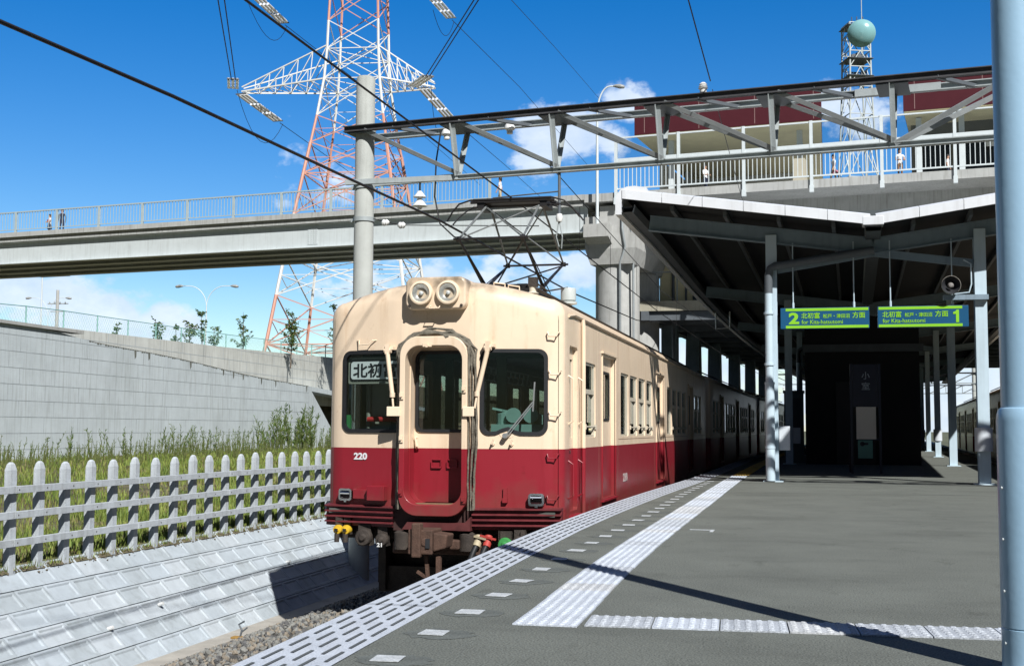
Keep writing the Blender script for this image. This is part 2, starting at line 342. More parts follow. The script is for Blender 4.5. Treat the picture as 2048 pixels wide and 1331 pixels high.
# grassy bank between the picket fence and the high wall
g = MB(); prof = [(-7.955, -.60), (-8.0, -.565), (-8.5, -.55), (-11, -.5), (-15, -.3), (-21.5, -.06), (-26, -.06)]
ys = frange(-20, 60, 2.0)
vs = [(x-.02*max(0, y-30)*(x < -20), y, z+.06*math.sin(x*1.7+y*.9)*(x < -9)) for y in ys for x, z in prof]; n = len(prof)
g.add(vs, [(i*n+k, i*n+k+1, (i+1)*n+k+1, (i+1)*n+k) for i in range(len(ys)-1) for k in range(n-1)]); 
struct('grass_bank', g, GRASSM, smooth=60)
g = MB(); g.box(-120, -26.9, 10, 140, -1.8, 3.75); g.box(-26.9, -24.6, 10, 78, -1.8, 3.6)
struct('embankment', g, GRASSM)
# track bed
g = MB(); ys = frange(-14, 170, 4)
def bed(y): return [(-6.7, -1.66), (-5.7, -1.30), (-5.2, -1.25), (min(-2.75, edgeL(y)-.4), -1.25), (edgeL(y)+.25, -1.3)]
vs = []; 
for y in ys:
    sft = max(0, interp(E_TAB, y)+2.1) if y > 30 else 0
    vs += [(x+(sft if i < 3 else 0), y, z) for i, (x, z) in enumerate(bed(y))]
g.add(vs, [(i*5+k, i*5+k+1, (i+1)*5+k+1, (i+1)*5+k) for i in range(len(ys)-1) for k in range(4)])
vs = []
for y in ys: vs += [(edgeR(y)-.2, y, -1.25), (edgeR(y)+4.2, y, -1.25), (edgeR(y)+5.6, y, -1.8)]
g.add(vs, [(i*3+k, i*3+k+1, (i+1)*3+k+1, (i+1)*3+k) for i in range(len(ys)-1) for k in range(2)])
struct('ballast_bed', g, GRAVM)
# loose stones that read one by one on the shoulder
ico = bmesh.new(); bmesh.ops.create_icosphere(ico, subdivisions=1, radius=1); iv = [v.co.copy() for v in ico.verts]; iff = [tuple(v.index for v in f.verts) for f in ico.faces]; ico.free()
g = MB(); rnd = random.Random(3)
def bz(x): return -1.66+max(0, min(1, (x+6.7)/1.0))*.36+max(0, min(.05, (x+5.7)*.1))
for i in range(9000):
    y = rnd.uniform(10.2, 23); x = rnd.uniform(-6.85, -4.4); s = rnd.uniform(.016, .036)
    e = Matrix.Rotation(rnd.uniform(0, 6.3), 3, Vector((rnd.random(), rnd.random(), rnd.random()+.1)).normalized())
    k = Vector((rnd.uniform(.7, 1.4), rnd.uniform(.7, 1.3), rnd.uniform(.55, .9)))*s
    g.add([e @ Vector((p.x*k.x*rnd.uniform(.8, 1.2), p.y*k.y, p.z*k.z)) + Vector((x, y, bz(x)+s*rnd.uniform(0, .8))) for p in iv], iff, rnd.choice((0, 0, 1, 2)))
stuff('ballast_stones', g, [mat('stone_grey', (.20, .20, .185), .9, .3, 20), mat('stone_brown', (.22, .19, .15), .9, .3, 20), mat('stone_dark', (.10, .10, .10), .9, .3, 20)],
      'loose grey ballast stones beside the block slope', 'ballast', recalc=False)
# rails and sleepers of both tracks
def trackx(y): return -3.985 if y < 32 else interp(E_TAB, y)-1.72
def track(name, fx):
    g = MB(); y = -12
    while y < 120:
        x = fx(y); g.box(x-1.0, x+1.0, y-.1, y+.1, -1.36, -1.235, 1); y += .62
    for s in (-.5335-.2, .5335+.2):
        pts = [(fx(y)+s, y, -1.17) for y in frange(-14, 168, 6)]
        for p, q in zip(pts, pts[1:]): g.ibeam(p, q, .1, .14, .02)
    struct(name, g, [mat('rail_steel', (.16, .11, .085), .5, .2, 8, metal=.3), mat('sleeper', (.24, .23, .21), .9, .15, 5)])
rightx = lambda y: edgeR(y)+1.66
track('railway_track', trackx); track('railway_track', rightx)

# platform: asphalt deck, side walls
g = MB(); ys = frange(-9, 170, 2)
strip(lambda y: edgeL(y)+.37, lambda y: edgeR(y)-.37, 0, ys, g)
struct('platform_deck', g, ASPH)
g = MB(); ne = lambda y: edgeL(y)+.12; nr = lambda y: edgeR(y)-.12
vs = []
for y in ys: vs += [(ne(y), y, -1.85), (ne(y), y, -.12), (edgeL(y), y, -.12), (edgeL(y), y, -.006), (edgeL(y)+.38, y, -.006)]
g.add(vs, [(i*5+k, i*5+k+1, (i+1)*5+k+1, (i+1)*5+k) for i in range(len(ys)-1) for k in range(4)])
vs = []
for y in ys: vs += [(nr(y), y, -1.85), (nr(y), y, -.12), (edgeR(y), y, -.12), (edgeR(y), y, -.006), (edgeR(y)-.38, y, -.006)]
g.add(vs, [(i*5+k, (i+1)*5+k, (i+1)*5+k+1, i*5+k+1) for i in range(len(ys)-1) for k in range(4)])
struct('platform_edge_wall', g, CONC)
# pale nosing slabs with staggered anti-slip slots
g = MB(); strip(lambda y: edgeL(y)+.001, lambda y: edgeL(y)+.375, 0.0, frange(-9, 170, .6), g)
strip(lambda y: edgeR(y)-.375, lambda y: edgeR(y)-.001, 0.0, frange(-9, 170, 2), g)
struct('platform_nosing', g, WHITE)
g = MB(); L = .30
y = 0.0; k = 0
while y < 40:
    for c in range(5):
        x0 = .055+c*.066; ya = y+(L*.5 if c % 2 else 0)
        e0, e1 = edgeL(ya), edgeL(ya+L*.72); w = .016
        g.add([(e0+x0, ya, .004), (e0+x0+w, ya, .004), (e1+x0+w, ya+L*.72, .004), (e1+x0, ya+L*.72, .004)], [(0, 1, 2, 3)])
    y += L
struct('nosing_slots', g, mat('slot_dark', (.085, .095, .10), .9, .15, 9))
g = MB()
for y in frange(.35, 40, .6*10): g.add([(edgeL(y), y, .006), (edgeL(y)+.375, y, .006), (edgeL(y)+.375, y+.008, .006), (edgeL(y), y+.008, .006)], [(0, 1, 2, 3)])
for y, a, b in ((18.1, -1.7, 4.0), (21.2, -1.7, 3.9), (12.2, 1.9, 3.4)):
    g.add([(a, y, .005), (b, y+.25, .005), (b, y+.275, .005), (a, y+.02, .005)], [(0, 1, 2, 3)])
struct('deck_joints', g, mat('joint_dark', (.03, .032, .035), .9, .1, 9))
# tactile paving: tiles with raised studs
def tactile(name, tiles, m, studs=True):
    g = MB()
    for (cx, cy, a, w, lod) in tiles:
        c, s = math.cos(a), math.sin(a); T = lambda u, v, z: (cx+u*c-v*s, cy+u*s+v*c, z)
        h = w/2-.003
        k0 = len(g.f); g.add([T(-h, -h, .001), T(h, -h, .001), T(h, h, .001), T(-h, h, .001), T(-h, -h, .008), T(h, -h, .008), T(h, h, .008), T(-h, h, .008)],
              [(4, 5, 6, 7), (0, 1, 5, 4), (1, 2, 6, 5), (2, 3, 7, 6), (3, 0, 4, 7)])
        if lod:
            q = 6; st = w/q; nn = 8 if lod == 2 else 5
            for i in range(q):
                for j in range(q):
                    u, v = (i+.5)*st-w/2, (j+.5)*st-w/2; r0, r1 = st*.35, st*.22
                    vs = [T(u+r0*math.cos(6.283*k/nn), v+r0*math.sin(6.283*k/nn), .008) for k in range(nn)]+[T(u+r1*math.cos(6.283*k/nn), v+r1*math.sin(6.283*k/nn), .0135) for k in range(nn)]
                    g.add(vs, [(k, (k+1) % nn, nn+(k+1) % nn, nn+k) for k in range(nn)]+[tuple(range(nn, 2*nn))])
        q = random.choice((0, 0, 1, 2)) if isinstance(m, list) else 0; g.m[k0:] = [q]*(len(g.f)-k0)
    return struct(name, g, m, recalc=False)
tl = []; y = 5.72
while y < 24.5:
    x = interp(T_TAB, y)+.155; a = -math.atan((interp(T_TAB, y+.1)-interp(T_TAB, y-.1))/.2); tl.append((x+random.uniform(-.003, .003), y, a+random.uniform(-.006, .006), .306, 2 if y < 12 else 1)); y += .306
tactile('tactile_paving', tl, [WHITE, WHITE_B, WHITE_C])
tl = []
while y < 90: tl.append((interp(T_TAB, y)+.155, y, 0, .306, 1 if y < 30 else 0)); y += .306
tactile('tactile_paving', tl, mat('tactile_yellow', (.62, .40, .08), .7, .1, 5))
tl = [(-.872+.306*k, 5.77+.0185*k, .06, .306, 2) for k in range(14)]
tactile('tactile_paving', tl, [WHITE, WHITE_B, WHITE_C])
# small white squares in dark patches along the nosing
MARKW = mat('mark_white', (.50, .53, .55), .8, .2, 14, fine=.4); MARKD = mat('mark_patch', (.125, .138, .128), .92, .3, 7, fine=.5)
ym = 3.98; k = 0
while ym < 22:
    g = MB(); x = interp([(3.9, -1.60), (5.9, -1.63), (8.45, -1.69), (12.6, -1.66), (18, -1.72), (24, -1.66)], ym); rnd = random.Random(k)
    pts = [(x+.02+.17*math.cos(t*.2618)*rnd.uniform(.78, 1.08), ym+.14*math.sin(t*.2618)*rnd.uniform(.75, 1.1), .0015) for t in range(24)]
    g.add(pts, [tuple(range(24))], 1)
    q = rnd.uniform(-.12, .12); cq, sq = math.cos(q), math.sin(q); hw, hh = rnd.uniform(.048, .062), rnd.uniform(.055, .07); g.add([(x+u*cq-v*sq, ym+u*sq+v*cq, z) for z in (.0045, .008) for u, v in ((-hw, -hh), (hw*rnd.uniform(.8, 1.1), -hh), (hw, hh*rnd.uniform(.8, 1.1)), (-hw, hh))], [(4, 5, 6, 7), (0, 1, 5, 4), (1, 2, 6, 5), (2, 3, 7, 6), (3, 0, 4, 7)], 0)
    solo('platform_marker', g, [MARKW, MARKD], 'small white square in a dark asphalt patch, in the row between nosing and tactile strip', 'floor marker', 'white square markers along the platform edge', recalc=True)
    ym += .632; k += 1
g = MB(); g.box(-1.06, -.86, 11.2, 11.235, .002, .006); g.box(-.87, -.84, 11.02, 11.235, .002, .007)
solo('stop_mark', g, MARKW, 'thin white painted angle mark on asphalt right of the tactile strip', 'painted mark')

# block revetment along the track
g = MB(); S0 = Vector((-6.94, 0, -1.62)); SU = Vector((-1, 0, 1)).normalized(); SN = Vector((1, 0, 1)).normalized()
def sp(s, y, d): p = S0+SU*s+SN*d; return (p.x, y, p.z)
rows = [.245]*5+[.305]; s = 0
for i, h in enumerate(rows):
    y = 2+(.24 if i % 2 else 0)+i*.07; rnd = random.Random(i)
    while y < 62:
        L = .482; o = rnd.uniform(-.003, .003); a, b, c, d = s+.004, s+h-.004, y+.003, y+L-.003; e = .032
        lip = .004
        P8 = [sp(a, c, lip+o), sp(a, d, lip+o), sp(b, d, o), sp(b, c, o)]
        I1 = [sp(a+e, c+e, lip*.9+o), sp(a+e, d-e, lip*.9+o), sp(b-e*.8, d-e, .004+o), sp(b-e*.8, c+e, .004+o)]
        e2 = e+.016; dp = -.010
        I2 = [sp(a+e2, c+e2, lip*.8+o+dp), sp(a+e2, d-e2, lip*.8+o+dp), sp(b-e2*.9, d-e2, o+dp), sp(b-e2*.9, c+e2, o+dp)]
        B8 = [sp(a, c, -.05), sp(a, d, -.05), sp(b, d, -.05), sp(b, c, -.05)]
        f = []
        for k in range(4): j = (k+1) % 4; f += [(k, j, 4+j, 4+k), (4+k, 4+j, 8+j, 8+k), (12+k, 12+j, j, k)]
        g.add(P8+I1+I2+B8, f+[(8, 9, 10, 11)], rnd.choice((0, 0, 1, 3)))
        y += L
    s += h
g.add([sp(-.05, 0, -.045), sp(-.05, 64, -.045), sp(s, 64, -.045), sp(s, 0, -.045)], [(0, 1, 2, 3)], 2)
rv = thing('block_revetment', 'sloping retaining wall of pale recessed concrete blocks below the picket fence', 'retaining wall', (-6.94, 12, -1.7))
obj('block_face', g, [CONC_W, mat('block_concrete_aged', (.355, .40, .43), .85, .12, 4, .3, 70, streak=.3), mat('joint_grey', (.26, .28, .29), .9, .2, 9), mat('block_concrete_pale', (.42, .465, .50), .85, .1, 4, .3, 70, streak=.2)], rv, world=True, recalc=False)
g = MB(); g.box(-6.96, -6.66, 0, 64, -1.85, -1.605); obj('footing', g, mat('footing', (.36, .34, .30), .9, .2, 3, .3, 40), rv, world=True)
for y in (13.1, 16.9, 21, 11.9):
    for s_ in (.52,):
        g = MB(); p = Vector(sp(s_+.26*random.random(), y, .0)); g.tube([p, p+Vector((.06, 0, .02))], .022, 8); obj('weep_pipe', g, PORC, rv, world=True)

# concrete picket fence
fence = thing('concrete_fence', 'white concrete picket fence with three rails above the block slope', 'fence', (-8.0, 12, -.56))
FM = mat('fence_concrete', (.45, .49, .525), .85, .12, 6, .3, 60, streak=.4)
weather(FM, 3, .55, .7, .35, (.55, .53, .46), (1, 1, .6))
p0 = MB(); w, d = .046, .04
for z0, z1, ww0, ww1 in ((-.7, .44, 1, 1), (.44, .50, 1, .66), (.50, .522, .66, .3)):
    p0.add([(x*d*a, y*w*a, z) for z, a in ((z0, ww0), (z1, ww1)) for x, y in ((-1, -1), (1, -1), (1, 1), (-1, 1))], [(0, 1, 5, 4), (1, 2, 6, 5), (2, 3, 7, 6), (3, 0, 4, 7), (4, 5, 6, 7)])
pm = mesh_of('picket', p0, FM)
for k in range(-10, 78):
    o = obj('picket', pm, None, fence); o.location = (random.uniform(-.006, .006), 11.13+.478*k-12, .56+random.uniform(-.012, .012)); o.rotation_euler = (random.uniform(-.02, .02), random.uniform(-.012, .012), random.uniform(-.05, .05))
for z in (.25, -.008, -.29):
    g = MB(); y = 6.3
    while y < 48:
        g.box(-7.945, -7.90, y, y+2.384, z-.037, z+.037); y += 2.39
    for k in range(-8, 76):
        yy = 11.13+.478*k; g.lathe([(.008, 0), (.008, .006), (0, .008)], (-7.90, yy, z), 'X', 6, 1)
    obj('rail', g, [FM, IRON], fence, world=True, bevel=.006)

# ---------------------------------------------------------------- high concrete walls behind the grass
WD = Vector((-.054, .9985, 0)); W0 = Vector((-21.2, 28.766, 0))
def wall(name, label, t0, t1, top, off, zb, joints=True):
    """vertical wall along WD; top = [(t, z)], off = setback to the left"""
    root = thing(name, label, 'wall', W0+WD*((t0+t1)/2)+Vector((-off, 0, zb)))
    nrm = Vector((.9985, .054, 0)); g = MB(); base = W0-nrm*off
    P = lambda t, z, d: tuple(base+WD*t+nrm*d+Vector((0, 0, z)))
    ts = frange(t0, t1, 1.0); vs = []
    for t in ts:
        zt = interp(top, t); vs += [P(t, zb, 0), P(t, zt, 0), P(t, zt, -.4), P(t, zb, -.4)]
    f = [(i*4+k, i*4+k+1, (i+1)*4+k+1, (i+1)*4+k) for i in range(len(ts)-1) for k in range(3)]
    n = len(ts)-1
    g.add(vs, f+[(0, 3, 2, 1), (n*4, n*4+1, n*4+2, n*4+3)]); obj('wall_body', g, WALLM, root, world=True)
    if joints:
        g = MB(); z = zb+.3; k = 0
        while z < max(p[1] for p in top):
            for i in range(len(ts)-1):
                if interp(top, ts[i+1]) > z+.05 and interp(top, ts[i]) > z+.05: g.add([P(ts[i], z, .004), P(ts[i+1], z, .004), P(ts[i+1], z+.016, .004), P(ts[i], z+.016, .004)], [(0, 1, 2, 3)])
            z2 = z
            for t in frange(t0+(.9 if k % 2 else 0), t1, 1.8):
                zz = min(z+.45, interp(top, t)-.02)
                if zz > z and random.random() < .85: g.add([P(t, z, .005), P(t+.028, z, .005), P(t+.028, zz, .005), P(t, zz, .005)], [(0, 1, 2, 3)])
            z += .45; k += 1
        obj('board_joints', g, mat('formwork_joint', (.40, .445, .465), .9, .25, 3), root, world=True)
    return root, P
wf, Pf = wall('retaining_wall', 'long weathered concrete retaining wall whose top slopes down, behind the tall weeds', -16, 24.2, [(-16, 3.62), (-1, 3.66), (2, 3.7), (5, 3.5), (10.5, 3.34), (17.3, 3.01), (24.2, 2.82)], 0, -.5)
NR = Vector((.9985, .054, 0))
def PW(t, z, d): return tuple(W0+WD*t+NR*d+Vector((0, 0, z)))
g = MB(); g.add([PW(24.2, -.5, 0), PW(29.8, -.5, 0), PW(24.2, 2.82, 0), PW(24.2, -.5, -.45), PW(29.8, -.5, -.45), PW(24.2, 2.82, -.45)], [(0, 1, 2), (5, 4, 3), (1, 4, 5, 2), (0, 2, 5, 3)]); obj('sloped_end', g, WALLM, wf, world=True)
g = MB()
for (t0, z0), (t1, z1) in zip([(24.2, 2.83), (28, 2.70)], [(28, 2.70), (46, 2.2)]): g.bar(PW(t0, z0-.12, -1.95), PW(t1, z1-.12, -1.95), 3.9, .22)
obj('added_shade_slab', g, WALLM, wf, world=True)  # slab added to throw the recess beneath it into shadow
g = MB(); g.add([PW(23, -.5, -3.8), PW(46, -.5, -3.8), PW(46, 2.6, -3.8), PW(23, 2.6, -3.8)], [(0, 1, 2, 3)]); obj('recess_wall', g, WALLM, wf, world=True)
g = MB()
for t0, t1 in ((-16, -6), (-6, 4.2)):
    g.bar(Pf(t0, 3.70, -.14), Pf(t1, 3.74, -.14), .42, .09)
tt = [4.5, 8, 12, 16, 20, 24.2]; zz = [3.53, 3.42, 3.26, 3.08, 2.93, 2.825]
obj('coping', g, CONC, wf, world=True)
g = MB(); rnd = random.Random(9)
for t in frange(4.6, 24.0, .16):
    z = interp([(4.2, 3.56), (5, 3.5), (10.5, 3.34), (17.3, 3.01), (24.2, 2.82)], t); d = rnd.uniform(.02, .07)+.25*(rnd.random() < .08)
    g.add([PW(t, z, .006), PW(t+.16, z-.006, .006), PW(t+.15, z-d*.7, .006), PW(t+.05, z-d, .006)], [(0, 1, 2, 3)])
obj('grime_line', g, mat('wall_grime', (.14, .145, .125), .95, .3, 4), wf, world=True)
UT = [(1, 3.79), (3.9, 3.918), (6.9, 3.967), (10.3, 4.025), (18.3, 4.17), (30, 4.477), (46, 4.9)]
WALLM_, WALLM = WALLM, WALLU
wr, Pr = wall('retaining_wall', 'upper beige tinted concrete wall set back above the sloping one, carrying the wire mesh fence', 1, 46, UT, .9, 2.0)
WALLM = WALLM_
# wire mesh fence on the upper wall
MESHP = mat('green_fence_paint', (.22, .42, .38), .5, .1, 5)
fe = thing('mesh_fence', 'pale green wire mesh fence with thin posts along the top of the upper wall', 'fence', Pr(20, 4.2, -.2))
for k in range(-12, 22):
    t = 5+k*2.05; zt = interp(UT, max(1, t)); g = MB(); g.tube([Pr(t, zt-.3, -.2), Pr(t, zt+.57, -.2)], .022, 6); obj('post', g, MESHP, fe, world=True)
g = MB(); mm = MB()
for k in range(-12, 21):
    t, t2 = 5+k*2.05, 5+(k+1)*2.05; za, zb_ = [interp(UT, max(1, q)) for q in (t, t2)]
    g.tube([Pr(t, za+.55, -.2), Pr(t2, zb_+.55, -.2)], .015, 5); 
    for j in range(14):
        a, b = j/14, (j+1)/14
        for s_ in (0, 1):
            u0, u1 = (a, b) if s_ else (b, a)
            for q in range(3):
                w0, w1 = q/3, (q+1)/3
                x0 = t+(t2-t)*(a+(b-a)*(0 if s_ else 1)); x1 = t+(t2-t)*(a+(b-a)*(1 if s_ else 0))
                mm.tube([Pr(x0, za+.54*w0, -.2), Pr(x1, za+.54*w1, -.2)], .003, 3, cap=False)
obj('top_rail', g, MESHP, fe, world=True); obj('wire_mesh', mm, MESHP, fe, world=True, recalc=False)

# ================================================================== TRAIN
def livery_mat():
    m = mat('train_paint', (.77, .615, .455), .38, .05, 2.5, spec=.3); t = m.node_tree; b = t.nodes['Principled BSDF']
    old = b.inputs['Base Color'].links[0].from_socket
    tcn = t.nodes.new('ShaderNodeTexCoord'); sx = t.nodes.new('ShaderNodeSeparateXYZ'); t.links.new(tcn.outputs['Object'], sx.inputs[0])
    gt = t.nodes.new('ShaderNodeMath'); gt.operation = 'GREATER_THAN'; gt.inputs[1].default_value = .68; t.links.new(sx.outputs['Z'], gt.inputs[0])
    x = t.nodes.new('ShaderNodeMix'); x.data_type = 'RGBA'; t.links.new(gt.outputs[0], x.inputs['Factor']); x.inputs['A'].default_value = (.25, .016, .027, 1); t.links.new(old, x.inputs['B'])
    # roof dust: grey brown worn coat on the crown of the roof
    mr = t.nodes.new('ShaderNodeMapRange'); mr.inputs['From Min'].default_value = 2.33; mr.inputs['From Max'].default_value = 2.50; t.links.new(sx.outputs['Z'], mr.inputs['Value'])
    nz = t.nodes.new('ShaderNodeTexNoise'); nz.inputs['Scale'].default_value = 5; nz.inputs['Detail'].default_value = 6; t.links.new(tcn.outputs['Object'], nz.inputs['Vector'])
    ml = t.nodes.new('ShaderNodeMath'); ml.operation = 'MULTIPLY'; t.links.new(mr.outputs[0], ml.inputs[0]); 
    m3 = t.nodes.new('ShaderNodeMapRange'); m3.inputs['From Min'].default_value = .3; m3.inputs['From Max'].default_value = .6; t.links.new(nz.outputs['Fac'], m3.inputs['Value']); t.links.new(m3.outputs[0], ml.inputs[1])
    y = t.nodes.new('ShaderNodeMix'); y.data_type = 'RGBA'; t.links.new(ml.outputs[0], y.inputs['Factor']); t.links.new(x.outputs['Result'], y.inputs['A']); y.inputs['B'].default_value = (.25, .20, .145, 1)
    # brown splash of brake dust along the skirt, uneven upper edge
    m4 = t.nodes.new('ShaderNodeMath'); m4.operation = 'MULTIPLY_ADD'; t.links.new(nz.outputs['Fac'], m4.inputs[0]); m4.inputs[1].default_value = -.8; t.links.new(sx.outputs['Z'], m4.inputs[2])
    m5 = t.nodes.new('ShaderNodeMapRange'); m5.inputs['From Min'].default_value = -.10; m5.inputs['From Max'].default_value = -.52; m5.inputs['To Max'].default_value = .55; t.links.new(m4.outputs[0], m5.inputs['Value'])
    w = t.nodes.new('ShaderNodeMix'); w.data_type = 'RGBA'; t.links.new(m5.outputs[0], w.inputs['Factor']); t.links.new(y.outputs['Result'], w.inputs['A']); w.inputs['B'].default_value = (.16, .065, .05, 1)
    t.links.new(w.outputs['Result'], b.inputs['Base Color'])
    weather(m, 1.6, .50, .70, .36, (.72, .60, .48), (5, 5, .5)); weather(m, 9, .60, .72, .34, (.62, .5, .4), (1, 1, .7), 6)
    nb = t.nodes.new('ShaderNodeTexNoise'); nb.inputs['Scale'].default_value = 2.4; nb.inputs['Detail'].default_value = 2; t.links.new(tcn.outputs['Object'], nb.inputs['Vector'])
    bp = t.nodes.new('ShaderNodeBump'); bp.inputs['Strength'].default_value = .22; bp.inputs['Distance'].default_value = .03; t.links.new(nb.outputs['Fac'], bp.inputs['Height']); t.links.new(bp.outputs[0], b.inputs['Normal'])
    b.inputs['Coat Weight'].default_value = .10; b.inputs['Coat Roughness'].default_value = .12
    return m
LIV = livery_mat()
INTER = mat('cabin_lining', (.30, .32, .26), .6, .08, 4)
GREYC = mat('bellows_canvas', (.155, .14, .11), .85, .45, 14, .5, 40)
HW, LEN = 1.37, 19.3
def ztop(x, ins=0.0):
    a = abs(x)
    z = 2.34+.21*(1-(a/1.2)**2) if a <= 1.2 else 2.15+.19*math.sqrt(max(0, 1-((a-1.2)/.17)**2))
    return 1+(z-1)*(1.5-ins*.95)/1.5
XS = [-1.37, -1.365, -1.34, -1.30, -1.25, -1.2, -1.1, -.95, -.8, -.65, -.5, -.42, -.3, -.15, 0]; XS += [-x for x in reversed(XS[:-1])]
def hull(rings, zb, hw, dz=0.0, mi=0):
    mb = MB(); n = len(XS); vs = []
    for y, ins in rings:
        k = (hw-ins)/HW; vs += [(x*k, y, ztop(x, ins)-dz) for x in XS]+[(x*k, y, zb) for x in XS]
    f = []
    for i in range(len(rings)-1):
        a, b = i*2*n, (i+1)*2*n
        for j in range(n-1): f += [(a+j, a+j+1, b+j+1, b+j), (a+n+j+1, a+n+j, b+n+j, b+n+j+1)]
        f += [(a, b, b+n, a+n), (a+n-1, a+2*n-1, b+2*n-1, b+n-1)]
    e = (len(rings)-1)*2*n
    for j in range(n-1): f += [(j, n+j, n+j+1, j+1), (e+j, e+j+1, e+n+j+1, e+n+j)]
    return mb.add(vs, f, mi)
def yo(x): return .2*max(0, abs(x)-.42)/.95
def bend(p):
    x, y, z = p; return (x, y+yo(x)*max(0, min(1, 1-y/.45)), z) if y < .45 else p
WIN_T, WIN_B = 1.71, .80
def win(y0, y1): return (y0, y1)
FIXED = [(4.42, 5.2), (10.3, 11.08)]
SASH = [(5.36, 6.14), (6.32, 7.1), (7.28, 8.06), (11.24, 12.02), (12.2, 12.98), (13.16, 13.94), (15.95, 16.75), (16.95, 17.75)]
DOORS = [(2.8, 3.9), (8.62, 9.72), (14.42, 15.52)]
def side_parts(car, cab):
    fm = mat('window_frame', (.55, .50, .40), .4, .1, 4)
    wins = FIXED+SASH+([(1.56, 2.3)] if cab else [(.75, 1.5), (1.65, 2.4)])
    for sx in (1, -1):
        X0 = sx*(HW-.035)
        for (a, b) in wins:
            sash = (a, b) not in FIXED; g = MB(); t = .03
            g.ring([(a, WIN_B), (b, WIN_B), (b, WIN_T), (a, WIN_T)], [(a+t, WIN_B+t), (b-t, WIN_B+t), (b-t, WIN_T-t), (a+t, WIN_T-t)], 'X', X0-.02*sx, X0+.02*sx)
            if sash:
                g.box(*sorted((X0-.025*sx, X0+.018*sx)), a+t, b-t, 1.33, 1.385)
                for z in (.93,): g.tube([(X0+.03*sx, a+.01, z), (X0+.03*sx, b-.01, z)], .012, 6)
                g.box(*sorted((X0+.0*sx, X0+.05*sx)), a-.005, a+.02, .90, .96); g.box(*sorted((X0, X0+.05*sx)), b-.02, b+.005, .90, .96)
            fr = obj('window', g, fm, car); g = MB()
            g.box(X0-.006, X0+.006, a+t*.8, b-t*.8, (1.36 if sash else WIN_B+t*.8), WIN_T-t*.8)
            if sash: g.box(X0-.022*sx-.004, X0-.022*sx+.004, a+t*.8, b-t*.8, WIN_B+t*.8+.16, 1.37)
            obj('pane', g, GLASS, fr)
        for (a, b) in DOORS:
            g = MB(); xi = sx*(HW-.055); xo = sx*(HW-.095); wt, wb = 1.66, 1.02
            x0, x1 = sorted((xi, xo))
            for (y0, y1, z0, z1) in ((a, b, .0, wb), (a, b, wt, 1.86), (a, a+.2, wb, wt), (b-.2, b, wb, wt)): g.box(x0, x1, y0, y1, z0, z1)
            d = obj('sliding_door', g, LIV, car); g = MB(); g.ring(rr(a+.19, b-.19, wb-.01, wt+.01, .06), rr(a+.22, b-.22, wb+.02, wt-.02, .05), 'X', xi-.004*sx, xi+.008*sx); obj('gasket', g, BLACKM, d)
            g = MB(); g.box(xi-.02*sx-.003, xi-.02*sx+.003, a+.2, b-.2, wb, wt); obj('pane', g, GLASS, d)
            g = MB(); g.box(*sorted((sx*(HW-.02), sx*(HW+.035))), a-.05, b+.05, -.035, -.012); obj('door_sill', g, REDP, car)
            g = MB()   # proud trim round the opening with a drip rail
            for y in (a-.02, b): g.box(*sorted((sx*(HW-.01), sx*(HW+.014))), y, y+.02, .0, 1.88)
            g.box(*sorted((sx*(HW-.01), sx*(HW+.03))), a-.06, b+.06, 1.885, 1.91); obj('door_trim', g, LIV, car)
        g = MB(); g.tube([(sx*(HW+.004), .5 if cab else .2, 2.165)]+[(sx*(HW+.012), y, 2.20) for y in (.8, LEN-.3)], .018, 6); obj('gutter', g, LIV, car)
        if cab:
            a, b = .57, 1.06; x0, x1 = sorted((sx*(HW-.05), sx*(HW-.085))); g = MB()
            for (y0, y1, z0, z1) in ((a, b, -.02, .80), (a, b, 1.70, 1.84), (a, a+.06, .8, 1.7), (b-.06, b, .8, 1.7)): g.box(x0, x1, y0, y1, z0, z1)
            d = obj('cab_door', g, LIV, car); g = MB(); g.box(x0+.01, x0+.018, a+.05, b-.05, .79, 1.71); obj('pane', g, GLASS, d)
            g = MB(); g.box(*sorted((sx*(HW-.05), sx*(HW-.02))), a+.12, a+.17, .62, .66); obj('handle', g, CHROME, d)
            for yy in (a-.05, b+.06):
                for z0, z1 in ((.12, .55), (.95, 1.5)):
                    g = MB(); g.tube([(sx*(HW-.01), yy, z0), (sx*(HW+.05), yy, z0+.04), (sx*(HW+.05), yy, z1-.04), (sx*(HW-.01), yy, z1)], .012, 6); obj('grab_rail', g, LIV, car)
            g = MB(); g.tube([(sx*(HW+.02), 1.28, 2.19), (sx*(HW+.03), 1.28, 2.1), (sx*(HW+.03), 1.28, -.12)], .026, 8); obj('rain_pipe', g, LIV, car, smooth=40)
            g = MB(); g.box(*sorted((sx*(HW-.01), sx*(HW+.10))), a, b, -.09, -.06); obj('step', g, REDP, car)
def seams(car):
    m = mat('panel_joint', (.22, .12, .09), .7, .2, 8)
    for sx in (1, -1):
        g = MB()
        for y in (2.55, 4.15, 8.36, 9.98, 14.2, 15.75, 18.3): g.box(*sorted((sx*(HW-.002), sx*(HW+.0015))), y, y+.006, -.12, 2.14)
        for y0, y1 in ((4.2, 8.3), (10.0, 14.15), (15.8, 18.9)): g.box(*sorted((sx*(HW-.002), sx*(HW+.0025))), y0, y1, .76, .766)
        obj('panel_joint', g, m, car)
